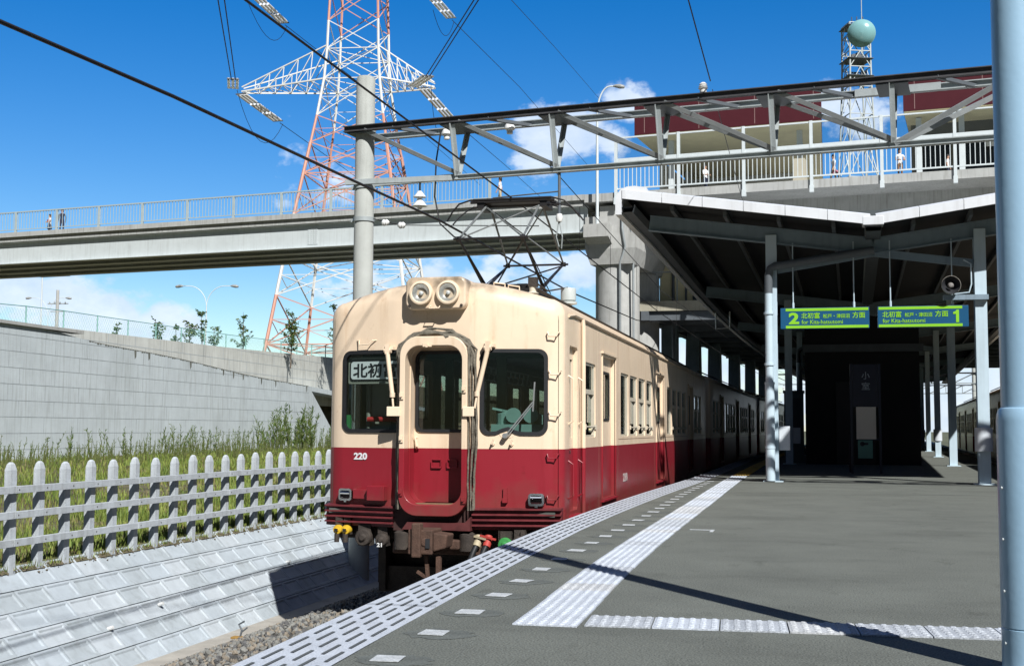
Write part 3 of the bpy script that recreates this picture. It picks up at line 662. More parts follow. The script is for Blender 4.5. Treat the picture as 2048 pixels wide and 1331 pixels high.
def interior(car, cab):
    g = MB(); g.box(-1.30, 1.30, .1, LEN-.1, -.05, .0); obj('floor', g, mat('cabin_floor', (.09, .10, .09), .6, .1, 5), car)
    g = MB(); g.box(-1.25, 1.25, 1.6 if cab else .1, LEN-.1, 2.05, 2.08); obj('ceiling', g, mat('cabin_ceiling', (.45, .45, .42), .6, .05, 4), car)
    seat = mat('seat_cloth', (.05, .10, .16), .85, .15, 20)
    for sx in (1, -1):
        for a, b in ((4.3, 8.3), (10.2, 14.1), (15.8, 18.9)):
            g = MB(); g.box(*sorted((sx*1.29, sx*.82)), a, b, .30, .45); g.box(*sorted((sx*1.29, sx*1.18)), a, b, .45, .80); obj('bench_seat', g, seat, car)
        g = MB(); g.tube([(sx*.85, 3 if cab else 1, 1.85), (sx*.85, LEN-.6, 1.85)], .015, 6)
        for y in frange(4.3, 8.2, .33)+frange(10.2, 14, .33): g.lathe([(.05, -.012), (.062, 0), (.05, .012), (.04, 0), (.05, -.012)], (sx*.85, y, 1.70), 'Y', 10); g.bar((sx*.85, y, 1.76), (sx*.85, y, 1.85), .02)
        obj('strap_rail', g, PORC, car)
    if cab:
        part = mat('cab_green', (.10, .16, .13), .5, .1, 5); g = MB()
        for (x0, x1, z0, z1) in ((-1.3, 1.3, 0, .85), (-1.3, 1.3, 1.75, 2.3), (-1.3, -1.0, .85, 1.75), (-.35, -.25, .85, 1.75), (.3, .42, .85, 1.75), (1.05, 1.3, .85, 1.75)): g.box(x0, x1, 1.44, 1.48, z0, z1)
        obj('cab_partition', g, part, car)
        g = MB(); g.box(.45, 1.25, .38, .75, 0, .78); g.box(.5, 1.2, .42, .62, .78, .95); g.lathe([(.10, 0), (.10, .12), (.04, .13), (.04, .16)], (.62, .6, .95), 'Z', 14); g.bar((.62, .6, 1.1), (.48, .55, 1.13), .025)
        g.lathe([(.07, 0), (.07, .1), (.05, .12)], (1.0, .62, .95), 'Z', 12); g.lathe([(.085, 0), (.085, .04)], (.75, .44, 1.05), 'Y', 14); g.lathe([(.085, 0), (.085, .04)], (.95, .44, 1.05), 'Y', 14)
        obj('driving_desk', g, mat('desk_green', (.16, .30, .26), .5, .1, 6), car)
        g = MB(); g.box(-1.22, -.45, .42, .75, 0, .86); obj('cab_cabinet', g, mat('cabinet_grey', (.10, .10, .10), .5, .1, 6), car)
        g = MB(); g.tube([(-.95, .36, 1.0), (-.52, .36, 1.0)], .028, 8); obj('red_bar', g, mat('red_cloth', (.45, .03, .03), .8, .1, 9), car)
        g = MB(); g.box(-1.0, -.72, .44, .5, .86, 1.42); g.tube([(-.96, .43, .9), (-.96, .43, 1.4)], .03, 8); obj('duct_panel', g, INTER, car)
        g = MB(); g.box(-1.26, -1.20, .45, .5, .86, 1.05); obj('green_flag', g, mat('green_cloth', (.03, .20, .06), .8, .1, 9), car)
def underframe(car, cab):
    g = MB(); g.box(-1.2, 1.2, .3, LEN-.3, -.32, -.13)
    for a, b, z in ((6.4, 8.2, -.75), (8.5, 10.0, -.7), (10.4, 12.6, -.78)): g.box(-1.2, -.5, a, b, z, -.3); g.box(.5, 1.2, a+.2, b-.1, z+.06, -.3)
    obj('underframe', g, IRON, car)
    for yc in (3.6, LEN-3.6):
        g = MB()
        for sx in (-1, 1):
            g.box(*sorted((sx*.92, sx*1.04)), yc-1.45, yc+1.45, -.66, -.50); g.box(*sorted((sx*.9, sx*1.06)), yc-.3, yc+.3, -.9, -.5)
            for dy in (-1.05, 1.05): g.box(*sorted((sx*.9, sx*1.14)), yc+dy-.16, yc+dy+.16, -.82, -.5); g.tube([(sx*1.0, yc+dy*.7, -.5), (sx*1.0, yc+dy*.7, -.3)], .09, 8)
        g.box(-.9, .9, yc-.18, yc+.18, -.7, -.32)
        bg_ = obj('bogie', g, IRON, car)
        for dy in (-1.05, 1.05):
            g = MB(); g.tube([(-.8, yc+dy, -.67), (.8, yc+dy, -.67)], .07, 10)
            for sx in (-1, 1): g.lathe([(.02, -.07), (.43, -.065), (.44, .05), (.47, .055), (.47, .075), (.02, .08)], (sx*.76, yc+dy, -.67), 'X', 28)
            obj('wheelset', g, RUST, bg_, smooth=35)
def roof_gear(car, pan):
    for y in frange(3.2 if not pan else 7.5, LEN-1.6, 2.9):
        g = MB(); g.box(-.34, .34, y-.5, y+.5, 2.50, 2.66); g.box(-.40, .40, y-.55, y+.55, 2.655, 2.70)
        obj('roof_ventilator', g, mat('vent_grey', (.20, .18, .15), .7, .2, 6), car, bevel=.02)
    g = MB(); g.tube([(-.95, .9, 2.52), (-.95, LEN-.5, 2.50)], .018, 6); g.tube([(.98, .6, 2.49), (.98, LEN-.5, 2.49)], .018, 6); obj('roof_conduit', g, IRON, car)
def car_shell(name, cab):
    r = .2 if cab else .07
    rings = [(r*(1-math.cos(R(a))), r*(1-math.sin(R(a)))) for a in (0, 20, 40, 60, 78, 90)]+([(.45, 0)] if cab else [])+[(1.4, 0), (LEN-1, 0)]+[(LEN-.07*(1-math.cos(R(a))), .07*(1-math.sin(R(a)))) for a in (90, 60, 30, 0)]
    outer = hull(rings, -.15, HW); inner = hull([(.06, .0), (LEN-.06, .0)], -.04, HW-.055, .06, 1)
    cs = MB()
    for (a, b) in FIXED+SASH+([(1.56, 2.3)] if cab else [(.75, 1.5), (1.65, 2.4)]): cs.prism(rr(a, b, WIN_B, WIN_T, .05, 2), 'X', -1.7, 1.7)
    for (a, b) in DOORS: cs.prism([(a, .0), (b, .0), (b, 1.86), (a, 1.86)], 'X', -1.7, 1.7)
    if cab: cs.prism(rr(.57, 1.06, -.02, 1.84, .03, 1), 'X', -1.7, 1.7)
    cf = []
    if cab:
        c = MB(); c.prism(rr(-1.16, -.405, .865, 1.755, .09), 'Y', -.3, .35); cf.append(c)
        c = MB(); ol = rr(.50, 1.19, .845, 1.755, .09)
        c.prism(ol, 'Y', -.3, .35); cf.append(c)
        c = MB(); c.prism(rr(-.345, .345, .06, 1.82, .17), 'Y', -.3, .35); cf.append(c)
    me = boolean(outer, [inner, cs]+cf, [LIV, INTER])
    if cab:
        for v in me.vertices: v.co = bend(v.co)
    me.polygons.foreach_set('use_smooth', [True]*len(me.polygons)); me.set_sharp_from_angle(angle=R(28)); me.name = name
    return me
def make_mid_car():
    car = thing('train_car', 'second coach of the red and cream train, in deep shade under the canopy', 'train car', (-3.9, 33, 0))
    obj('car_body', car_shell('mid_shell', False), None, car); side_parts(car, False); interior(car, False); underframe(car, False); roof_gear(car, False)
    g = MB(); g.ring(rr(-.55, .55, .0, 1.95, .1), rr(-.45, .45, .06, 1.88, .08), 'Y', -.28, .02); obj('gangway_bellows', g, BLACKM, car)
    return car

car = thing('train_car', 'leading red and cream commuter coach numbered 220 with twin headlights, pantograph raised', 'train car', (-3.985, 12.97, 0))
obj('car_body', car_shell('cab_shell', True), None, car); side_parts(car, True); interior(car, True); seams(car); underframe(car, True); roof_gear(car, True)
def bent(mb): mb.v = [bend(p) for p in mb.v]; return mb
def off(mb, dy): mb.v = [(x, y+yo(x)+dy, z) for x, y, z in mb.v]; return mb      # laid on the facetted front
# front windows
def fwin(x0, x1, z0, z1, notch):
    n = 6; o = rr(x0-.018, x1+.018, z0-.018, z1+.018, .10, n); i = rr(x0+.022, x1-.022, z0+.022, z1-.022, .075, n)
    if notch:
        f = lambda p: (p[0], p[1]+(.055*math.exp(-((p[0]-(x0+.27))/.075)**2) if p[1] < z0+.1 else 0))
        def dens(q):
            r_ = []
            for k in range(len(q)):
                a, b = q[k], q[(k+1) % len(q)]; r_ += [(a[0]+(b[0]-a[0])*t/8, a[1]+(b[1]-a[1])*t/8) for t in range(8)] if abs(b[0]-a[0]) > .3 else [a]
            return r_
        o, i = [f(p) for p in dens(o)], [f(p) for p in dens(i)]
    g = MB(); g.ring(o, i, 'Y', -.014, .03); w = obj('front_window', off(g, 0), BLACKM, car, smooth=35)
    g = MB(); g.add([(x, .012, z) for x, z in rr(x0, x1, z0, z1, .09)], [tuple(range(24))]); obj('pane', off(g, 0), GLASS, w); return w
fwin(-1.16, -.405, .865, 1.755, False); fw = fwin(.50, 1.19, .845, 1.755, True)
g = MB(); g.prism(rr(.69, .85, .80, .90, .05), 'Y', -.004, .02); obj('wiper_mount', off(g, 0), LIV, fw)
g = MB(); a, b, c = Vector((.765, -.05, .825)), Vector((1.055, -.045, 1.19)), Vector((1.075, -.04, 1.41))
g.bar(a, b, .018, .012); g.bar(a+Vector((.03, 0, 0)), b+Vector((.008, 0, -.02)), .012, .01); g.bar(b+Vector((0, .01, -.10)), c, .016, .014); g.lathe([(.028, -.03), (.028, .03)], a, 'Y', 10)
obj('wiper', off(g, 0), mat('wiper_steel', (.35, .36, .36), .35, .1, 8, metal=.6), car)
# roller blind with the destination
g = MB(); g.prism(rr(-1.13, -.42, 1.40, 1.70, .02), 'Y', .05, .16); bl = obj('destination_box', off(g, 0), INTER, car)
g = MB(); g.prism(rr(-1.105, -.43, 1.435, 1.665, .04), 'Y', .038, .05); obj('blind_frame', off(g, 0), BLACKM, bl)
g = MB(); g.prism(rr(-1.09, -.43, 1.45, 1.65, .035), 'Y', .032, .04); obj('blind', off(g, 0), mat('blind_white', (.82, .86, .86), .5, .03, 5), bl)
obj('blind_lettering', off(put_text(text_mb('北初富', .2, .004), -1.06, .029, 1.468, .56, .165), 0), mat('ink', (.02, .02, .025), .6, .05, 5), bl, recalc=False)
# gangway: flange, canvas, door
g = MB(); g.ring(rr(-.385, .385, -.05, 1.905, .21, 7), rr(-.325, .325, .075, 1.80, .16, 7), 'Y', -.185, .10); fl = obj('gangway_flange', g, LIV, car, smooth=35, bevel=.008)
g = MB(); g.ring(rr(-.345, .345, .06, 1.82, .17, 7), rr(-.315, .315, .085, 1.79, .15, 7), 'Y', .0, .17); obj('door_jamb', g, LIV, car, smooth=35)
g = MB()
for (x0, x1, z0, z1) in ((-.33, .33, .07, .865), (-.33, .33, 1.755, 1.81), (-.33, -.295, .865, 1.755), (.295, .33, .865, 1.755)): g.box(x0, x1, .15, .185, z0, z1)
gd = obj('gangway_door', g, LIV, car)
g = MB(); g.ring(rr(-.305, .305, .855, 1.765, .07), rr(-.27, .27, .89, 1.73, .05), 'Y', .135, .165); w_ = obj('front_window', g, BLACKM, gd, smooth=35)
g = MB(); g.add([(x, .158, z) for x, z in rr(-.29, .29, .87, 1.75, .06)], [tuple(range(24))]); obj('pane', g, GLASS, gd)
g = MB(); g.tube([(-.29, .15, .80), (-.29, .10, .79), (-.27, .10, .70), (-.27, .14, .66)], .013, 6); obj('handle', g, LIV, gd)
for x in (-.05, .13): g = MB(); g.ring(rr(x-.06, x+.06, .46, .55, .012, 2), rr(x-.05, x+.05, .475, .56, .01, 2), 'Y', .125, .15); obj('card_holder', g, REDP, gd)
g = MB(); g.box(-.32, .32, -.10, .16, .06, .085); obj('threshold', g, mat('brass_dirty', (.22, .15, .09), .5, .2, 9), car)
for z, x in ((1.25, -.355), (.78, -.355), (1.32, .355), (.13, .355), (.20, -.355)):
    g = MB(); g.box(x-.025, x+.02, -.20, -.18, z-.035, z+.035); g.lathe([(.012, -.03), (.012, 0)], (x, -.19, z), 'Y', 8); obj('hinge', g, LIV, car)
g = MB(); g.box(-.12, -.02, -.19, -.16, 1.79, 1.83); g.lathe([(.02, -.02), (.02, .02)], (-.07, -.19, 1.80), 'Y', 8); obj('latch', g, LIV, car)
# canvas bellows: lumpy folds round the flange
g = MB(); rnd = random.Random(5)
for j in range(10):
    o = .012+.017*(j % 4); yy = -.15+.026*j; pts = []
    path = []
    for k in range(20): path.append((-1, 0, .02+1.68*k/19))
    for k in range(1, 16): path.append((math.cos(R(180-180*k/16)), math.sin(R(180-180*k/16)), None))
    for k in range(20): path.append((1, 0, 1.70-1.68*k/19))
    ph = rnd.uniform(0, 6)
    for i, (cx, cz, z) in enumerate(path):
        wob = (.012*math.sin(i*.9+ph)+.010*math.sin(i*2.3+ph*2))*(1.1 if z is None else .45)
        if z is None: pts.append((cx*(.385+o+wob), yy+wob, 1.70+cz*(.225+o+wob)))
        else:
            fl_ = (.035*math.sin(min(1, max(0, (1.7-z)/1.5))*math.pi)+.01) if cx > 0 else .0
            pts.append((cx*(.385+o*.9+wob*.5+fl_*(j % 3)*.5), yy+wob*.6, z))
    top = [.017 if .33 < i/len(pts) < .67 else .0105 for i in range(len(pts))]
    g.tube(pts, [t*rnd.uniform(.7, 1.35) for t in top], 6)
obj('bellows', g, GREYC, car, smooth=60)
for sx, a, b, c in ((-1, (-.565, 1.77), (-.495, 1.26), (-.475, 1.12)), (1, (.585, 1.79), (.475, 1.27), (.455, 1.12))):
    g = MB(); g.box(a[0]-.06, a[0]+.06, -.06, .06, a[1]-.0, a[1]+.035); g.box(a[0]-.025, a[0]+.025, -.10, -.04, a[1]-.05, a[1]+.06); g.lathe([(.03, -.04), (.03, .04)], (a[0], -.07, a[1]-.01), 'X', 8)
    g.tube([(a[0], -.08, a[1]-.04), (b[0], -.10, b[1])], .026, 10); g.tube([(b[0], -.10, b[1]+.03), (b[0], -.10, b[1]-.02)], .031, 10); g.tube([(b[0], -.10, b[1]), (c[0], -.12, c[1])], .012, 8)
    obj('gangway_strut', g, LIV, car, smooth=40)
    x0, x1 = (-.52, -.37) if sx < 0 else (.345, .47); g = MB(); g.box(x0, x1, -.215, -.185, 1.03, 1.135); obj('clamp', g, CREAMP, car, bevel=.006)
# headlights
g = MB(); g.prism(rr(-.345, .345, 2.205, 2.565, .08), 'Y', -.13, 1.0); hb = obj('headlight_housing', g, LIV, car, smooth=35, bevel=.02)
LENS = mat('lens_glass', (.82, .86, .88), .08, .05, 9, metal=.9)
for x in (-.157, .153):
    g = MB(); g.lathe([(.128, .02), (.135, -.03), (.128, -.055), (.108, -.06), (.098, -.045), (.098, .0)], (x, -.13, 2.385), 'Y', 28, cap=False); hl = obj('headlight', g, CREAMP, car, smooth=40)
    g = MB(); g.lathe([(.098, -.045), (.075, -.012), (.045, .012), (.02, .02), (0.0, .022)], (x, -.13, 2.385), 'Y', 28, cap=False); obj('reflector', g, mat('reflector_silver', (.88, .88, .86), .28, .05, 60, metal=.85), hl, smooth=50)
    g = MB(); g.lathe([(0.0, -.04), (.022, -.03), (.024, .0), (0, .02)], (x, -.13, 2.385), 'Y', 12); obj('bulb', g, PORC, hl, smooth=60)
    g = MB(); g.lathe([(.102, -.047), (.07, -.060), (.035, -.066), (0, -.068)], (x, -.13, 2.385), 'Y', 28, cap=False); obj('lens', g, glass_mat('lens_cover', (.93, .95, .95), .25, .1), hl, smooth=60)
g = MB(); g.tube([(-.05, -.14, 2.245), (-.06, -.165, 2.215), (.05, -.165, 2.215), (.06, -.14, 2.245)], .008, 6); obj('housing_handle', g, CREAMP, hb)
for x in (-.3, .3): g = MB(); g.lathe([(.016, -.012), (.016, 0)], (x, -.13, 2.245), 'Y', 8); obj('bolt', g, IRON, hb)
# tail lamps, boxes, steps, numbers
for x, z in ((-1.10, .155), (1.10, .135)):
    g = MB(); g.ring(rr(x-.083, x+.083, z-.067, z+.067, .03), rr(x-.062, x+.062, z-.045, z+.045, .02), 'Y', -.075, .0); tl_ = obj('tail_lamp', off(g, 0), CHROME, car, smooth=40)
    g = MB(); g.prism(rr(x-.07, x+.07, z-.055, z+.055, .02), 'Y', -.05, .0); obj('lamp_hood', off(g, 0), mat('lamp_dark', (.03, .01, .012), .2, .1, 5), tl_)
    g = MB(); g.tube([(x-.06, -.07, z+.02), (x+.06, -.07, z+.02)], .02, 8); obj('lamp_visor', off(g, 0), CHROME, tl_)
    g = MB(); g.box(x-.015, x+.015, -.07, -.05, z-.085, z-.062); obj('hood_clip', off(g, 0), CHROME, tl_)
g = MB(); g.box(-1.005, -.80, -.06, 0, .11, .215); g.box(-.795, -.58, -.14, 0, .10, .262); obj('jumper_box', off(g, 0), LIV, car, bevel=.006)
g = MB()
for x, z in ((1.27, 1.935), (1.29, 1.515), (1.29, 1.065), (1.27, .605), (1.27, .155)):
    g.tube([(x-.065, .0, z+.02), (x-.06, -.035, z+.02), (x-.045, -.045, z-.022), (x+.035, -.04, z-.022), (x+.05, -.03, z+.02), (x+.055, .03, z+.02)], .009, 6)
obj('foot_rung', off(g, 0), LIV, car)
g = MB(); g.tube([(-1.0, .0, 1.885), (-.96, -.04, 1.885), (-.95, -.05, 1.835), (-.83, -.05, 1.84), (-.79, -.04, 1.885), (-.75, 0, 1.885)], .007, 6); obj('lamp_bracket', off(g, 0), CREAMP, car)
for x, z in ((.62, .735), (.82, .73)): g = MB(); g.tube([(x, .01, z), (x, -.05, z), (x+.02, -.05, z+.05)], .01, 6); g.lathe([(.025, 0), (.02, -.02)], (x, -.0, z), 'Y', 8); obj('hook', off(g, 0), LIV, car)
g = MB(); g.box(.74, .78, -.03, 0, .10, .26); g.box(.735, .785, -.045, 0, .10, .15); obj('cable_clip', off(g, 0), LIV, car)
g = MB(); g.tube([(.78, .30, 2.36), (.80, .14, 2.34), (.86, .14, 2.345), (.88, .30, 2.36)], .012, 6); obj('hook', g, CREAMP, car)
obj('car_number', off(put_text(text_mb('220', .1, .004), -1.02, -.006, .545, .172, .078), 0), mat('number_white', (.72, .72, .74), .5, .03, 5), car, recalc=False)
t_ = put_text(text_mb('220', .1, .002), 0, 0, 0, .42, .12); t_.v = [(HW+.004-y, x+4.62, z+.15) for x, y, z in t_.v]
obj('side_number', t_, mat('number_grey', (.42, .36, .35), .6, .1, 5), car, recalc=False)
# corrugated skirt beams and the drawgear below
for x0, x1 in ((-1.36, -.49), (.42, 1.365)):
    g = MB(); xs = frange(x0, x1, .11)
    prof = [(.05, .05)]
    for k in range(4): z = .035-k*.058; prof += [(-.085, z), (-.085, z-.014), (-.025, z-.018), (-.025, z-.05)]
    prof += [(.05, -.20)]
    vs = [(x, y, z) for x in xs for y, z in prof]; n = len(prof)
    g.add(vs, [(i*n+k, i*n+k+1, (i+1)*n+k+1, (i+1)*n+k) for i in range(len(xs)-1) for k in range(n-1)]+[tuple(range(n)), tuple((len(xs)-1)*n+k for k in reversed(range(n)))])
    obj('anticlimber', off(g, 0), mat('skirt_red', (.13, .022, .026), .5, .35, 7), car)
g = MB(); g.box(-.49, .42, -.02, .35, -.22, .06); obj('end_beam', g, mat('beam_brown', (.05, .022, .02), .7, .3, 7), car)
g = MB(); g.prism([(-.30, -.12), (.34, -.12), (.40, -.20), (-.36, -.20)], 'Y', -.12, .1); g.prism([(.28, -.2), (.42, -.05), (.42, -.2)], 'Y', -.14, .0); obj('gangway_bracket', g, mat('beam_red', (.10, .025, .025), .6, .3, 7), car)
g = MB(); g.box(-.17, .10, -.48, -.12, -.43, -.17); g.box(-.12, -.02, -.52, -.40, -.46, -.10); g.prism([(.10, -.40), (.24, -.36), (.26, -.22), (.10, -.2)], 'Y', -.46, -.2)
g.box(-.24, .30, -.15, .1, -.40, -.30); g.box(-.5, .56, -.02, .12, -.47, -.34); g.lathe([(.05, 0), (.05, .1)], (.02, -.49, -.3), 'Y', 10); obj('coupler', g, RUST, car, bevel=.015)
g = MB(); g.box(.03, .075, -.495, -.47, -.36, -.26); g.box(-.07, -.06, -.49, -.475, -.43, -.17); obj('coupler_slot', g, BLK, car)
for sx in (-.38, .36): g = MB(); g.lathe([(.085, -.30), (.09, -.12), (.06, -.10)], (sx, -.04, -.12), 'Z', 14); obj('air_reservoir', g, IRON, car, smooth=40)
YEL = mat('plug_yellow', (.62, .40, .03), .4, .15, 9); GRN = mat('plug_green', (.05, .26, .07), .4, .15, 9)
def disc(name, x, z, r, m, y=-.06, back=True):
    g = MB(); g.lathe([(r, .06), (r*1.05, .0), (r*.9, -.02), (r*.5, -.025), (r*.3, -.05), (0, -.052)], (x, y, z), 'Y', 18); d = obj(name, g, m, car, smooth=40)
    if m is YEL: g = MB(); g.box(x-r*.35, x+r*.35, y-.062, y-.04, z-r*.3, z+r*.3); obj('plug_slot', g, BLACKM, d)
    if back: g = MB(); g.box(x-r*.8, x+r*.8, y+.04, y+.16, z-r, z+.14); obj('plug_mount', g, IRON, car)
    return d
for x in (-1.17, -1.07):
    disc('jumper_plug', x, -.235, .052, YEL, .04); g = MB(); g.tube([(x, .02, -.28), (x, .02, -.37)], .03, 8); obj('plug_cable', g, IRON, car)
disc('jumper_socket', -.85, -.31, .092, IRON, .0); disc('jumper_socket', -.63, -.33, .07, IRON, -.02); disc('jumper_plug', .78, -.345, .075, GRN, -.04); disc('jumper_socket', .93, -.33, .075, IRON, -.02)
obj('chalk_number', put_text(text_mb('21', .06, .002), -.655, -.095, -.40, .06, .045), PORC, car, recalc=False)
for x, m in ((.46, mat('hose_cap_pale', (.42, .36, .24), .6, .2, 9)), (.57, mat('hose_cap_red', (.42, .05, .04), .6, .2, 9))):
    g = MB(); g.tube([(x+.02, -.03, -.32), (x-.01, -.10, -.42), (x-.06, -.16, -.58), (x-.14, -.16, -.78)], .03, 8); h = obj('air_hose', g, BLACKM, car, smooth=50)
    g = MB(); g.tube([(x+.02, .0, -.26), (x+.02, -.03, -.32), (x+.01, -.06, -.37)], .045, 8); g.bar((x-.06, -.06, -.25), (x+.12, -.07, -.29), .02); obj('hose_cock', g, m, h, smooth=50)
g = MB()
for x, y, z0, z1, r in ((.5, .02, -.2, -.34, .006), (.7, .02, -.2, -.34, .006), (.95, 0, -.2, -.3, .006), (1.15, 0, -.2, -.32, .006)): g.tube([(x, y, z0), (x, y, z1)], r, 5)
g.box(-1.25, 1.25, .25, .4, -.34, -.18); g.box(.85, 1.1, .05, .15, -.3, -.24); obj('brake_pipes', g, IRON, car)
def chain(x, y, z0, z1):
    g = MB(); z = z0; k = 0
    while z > z1:
        o = [(x+(.012*math.cos(t*.785) if k % 2 else 0), y+(0 if k % 2 else .012*math.cos(t*.785)), z+.022*math.sin(t*.785)) for t in range(9)]; g.tube(o, .004, 4, cap=False); z -= .034; k += 1
    return g
for x in (.0, .13): obj('chain', chain(x, -.35, -.45, -.98), RUST, car)
g = MB(); g.bar((-.1, -.36, -.62), (.1, -.36, -.74), .03); g.bar((0, -.36, -.45), (.02, -.36, -.68), .035); g.bar((.14, -.36, -.45), (.14, -.36, -.72), .05); obj('uncoupling_lever', g, RUST, car)
g = MB(); g.box(-1.0, 1.0, .95, 1.05, -1.02, -.72); g.box(-.98, -.9, .9, 1.2, -1.0, -.3); g.box(.9, .98, .9, 1.2, -1.0, -.3); g.box(-1.1, 1.1, 1.2, 1.25, -.95, -.2); obj('life_guard', g, IRON, car)
# roof edge rail and arrester
g = MB()
for x in (.55, .72): g.tube([(x-.06, .55, ztop(x)), (x-.06, .55, ztop(x)+.06), (x+.07, .55, ztop(x+.1)+.06), (x+.07, .55, ztop(x+.1))], .01, 6)
obj('roof_rung', g, CREAMP, car)
g = MB(); g.lathe([(.06, 0), (.115, .01), (.115, .04), (.08, .045), (.10, .06), (.10, .20), (.095, .215), (0, .22)], (.97, 2.55, 2.50), 'Z', 20); obj('lightning_arrester', g, mat('arrester_grey', (.50, .54, .53), .35, .05, 6), car, smooth=35)
g = MB(); g.lathe([(.09, 0), (.05, .02), (.09, .035), (.05, .055), (.085, .07), (.05, .09), (.08, .10), (.045, .12), (.045, .2)], (.62, 2.0, 2.50), 'Z', 16); obj('roof_insulator', g, mat('insulator_cream', (.60, .55, .45), .3, .1, 9), car, smooth=35)
g = MB(); g.box(.57, .68, 1.95, 2.05, 2.68, 2.80); g.tube([(.62, 2.0, 2.76), (.75, 2.3, 2.66), (.97, 2.5, 2.72)], .012, 6); obj('fuse_box', g, IRON, car)
# pantograph: pentagon frame raised to the wire
PY, PZ = 3.6, 4.09-.0
PN = mat('pantograph_black', (.018, .017, .018), .45, .2, 9); PG = mat('pantograph_grey', (.16, .17, .17), .4, .2, 9)
pan = MB(); base = 2.72
for sx in (-1, 1): pan.bar((sx*.46, PY-1.0, base), (sx*.46, PY+1.0, base), .06, .05)
for y in (-.95, -.28, .28, .95): pan.bar((-.5, PY+y, base), (.5, PY+y, base), .05, .05)
pf = obj('pantograph_base', pan, PN, car)
for sx in (-.46, .46):
    for sy in (-.95, .95): g = MB(); g.lathe([(.05, 0), (.075, .03), (.05, .05), (.075, .08), (.05, .1), (.07, .13), (.04, .16)], (sx, PY+sy, 2.53), 'Z', 12); obj('base_insulator', g, PORC, pf, smooth=40)
g = MB(); g.tube([(-.2, PY-.45, base+.09), (.2, PY-.45, base+.09)], .055, 10); g.tube([(-.25, PY+.15, base+.08), (.15, PY+.15, base+.08)], .07, 10); g.box(-.36, -.22, PY-.1, PY+.25, base, base+.2); g.box(.12, .26, PY-.35, PY-.1, base, base+.16); g.tube([(-.5, PY-.6, base+.05), (.5, PY-.5, base+.06)], .02, 6)
obj('spring_gear', g, PN, pf, smooth=40)
FK = [(-.43, PY-1.35), (.43, PY-1.35)]; BK = [(-.43, PY+1.35), (.43, PY+1.35)]; KZ = 3.36
g = MB()
for sx in (-1, 1):
    for sy in (-1, 1):
        b0 = Vector((sx*.40, PY-sy*.26, base+.06)); k0 = Vector((sx*.43, PY+sy*1.35, KZ)); g.tube([b0, k0], [.026, .016], 8); g.tube([b0+Vector((sx*.06, 0, .02)), k0], .008, 5)
for sy in (-1, 1):
    g.tube([(-.5, PY+sy*1.35, KZ), (.5, PY+sy*1.35, KZ)], .016, 8)
    for sx in (-1, 1): g.lathe([(.035, -.03), (.035, .03)], (sx*.43, PY+sy*1.35, KZ), 'X', 8)
    g.tube([(-.38, PY-sy*.2, base+.1), (.43, PY+sy*1.33, KZ-.02)], .012, 6)
obj('lower_arms', g, PN, pf, smooth=40)
g = MB(); HZ = 4.0
for sx in (-1, 1):
    for sy in (-1, 1): g.tube([(sx*.43, PY+sy*1.35, KZ), (sx*.38, PY+sy*.14, HZ)], [.014, .017], 8)
for sy in (-1, 1):
    g.tube([(-.42, PY+sy*1.33, KZ+.01), (.36, PY+sy*.16, HZ-.02)], .011, 6); g.tube([(.42, PY+sy*1.33, KZ+.01), (-.36, PY+sy*.16, HZ-.02)], .011, 6)
obj('upper_arms', g, PG, pf, smooth=40)
g = MB()
for y in (-.17, .17): g.tube([(-.60, PY+y, PZ-.03), (.60, PY+y, PZ-.03)], .022, 8); g.box(-.56, .56, PY+y-.03, PY+y+.03, PZ-.01, PZ+.015)
for y in (-.24, .24):
    g.tube([(-.95, PY+y*.6, PZ-.28), (-.86, PY+y*.8, PZ-.16), (-.75, PY+y, PZ-.06), (-.58, PY+y, PZ-.01), (.58, PY+y, PZ-.01), (.75, PY+y, PZ-.06), (.86, PY+y*.8, PZ-.16), (.95, PY+y*.6, PZ-.28)], .012, 6)
for sx in (-.45, .45): g.box(sx-.05, sx+.05, PY-.2, PY+.2, HZ-.03, PZ-.02); g.tube([(sx, PY-.15, HZ), (sx*1.2, PY-.2, PZ-.10), (sx*1.4, PY-.1, PZ-.12)], .012, 6)
g.add([(-.5, PY-.17, PZ-.005), (.5, PY-.17, PZ-.005), (.5, PY+.17, PZ-.005), (-.5, PY+.17, PZ-.005), (-.5, PY-.17, PZ-.03), (.5, PY-.17, PZ-.03), (.5, PY+.17, PZ-.03), (-.5, PY+.17, PZ-.03)], [(0, 1, 2, 3), (7, 6, 5, 4), (0, 4, 5, 1), (2, 6, 7, 3)])
obj('collector_head', g, PN, pf, smooth=40)
# following coaches and the train on the far platform face
mid = make_mid_car(); mid['group'] = 'coaches of the trains'; car['group'] = 'coaches of the trains'
mid.location = (-3.93, 33.0, 0); mid.rotation_euler = (0, 0, -.022)
dup(mid, (-3.42, 52.9, 0), -.05, 'third coach of the red and cream train, far back in the dark beyond the second')
for k, (y, t) in enumerate(((13.5, 'train coach across the platform nearest the camera, right of the blue pole'), (33.4, 'dark train coach standing behind the right hand canopy columns'), (53.3, 'farthest dark train coach on the right, below the distant sky gap'))):
    dup(mid, (rightx(y), y, 0), -math.atan(.064), t)

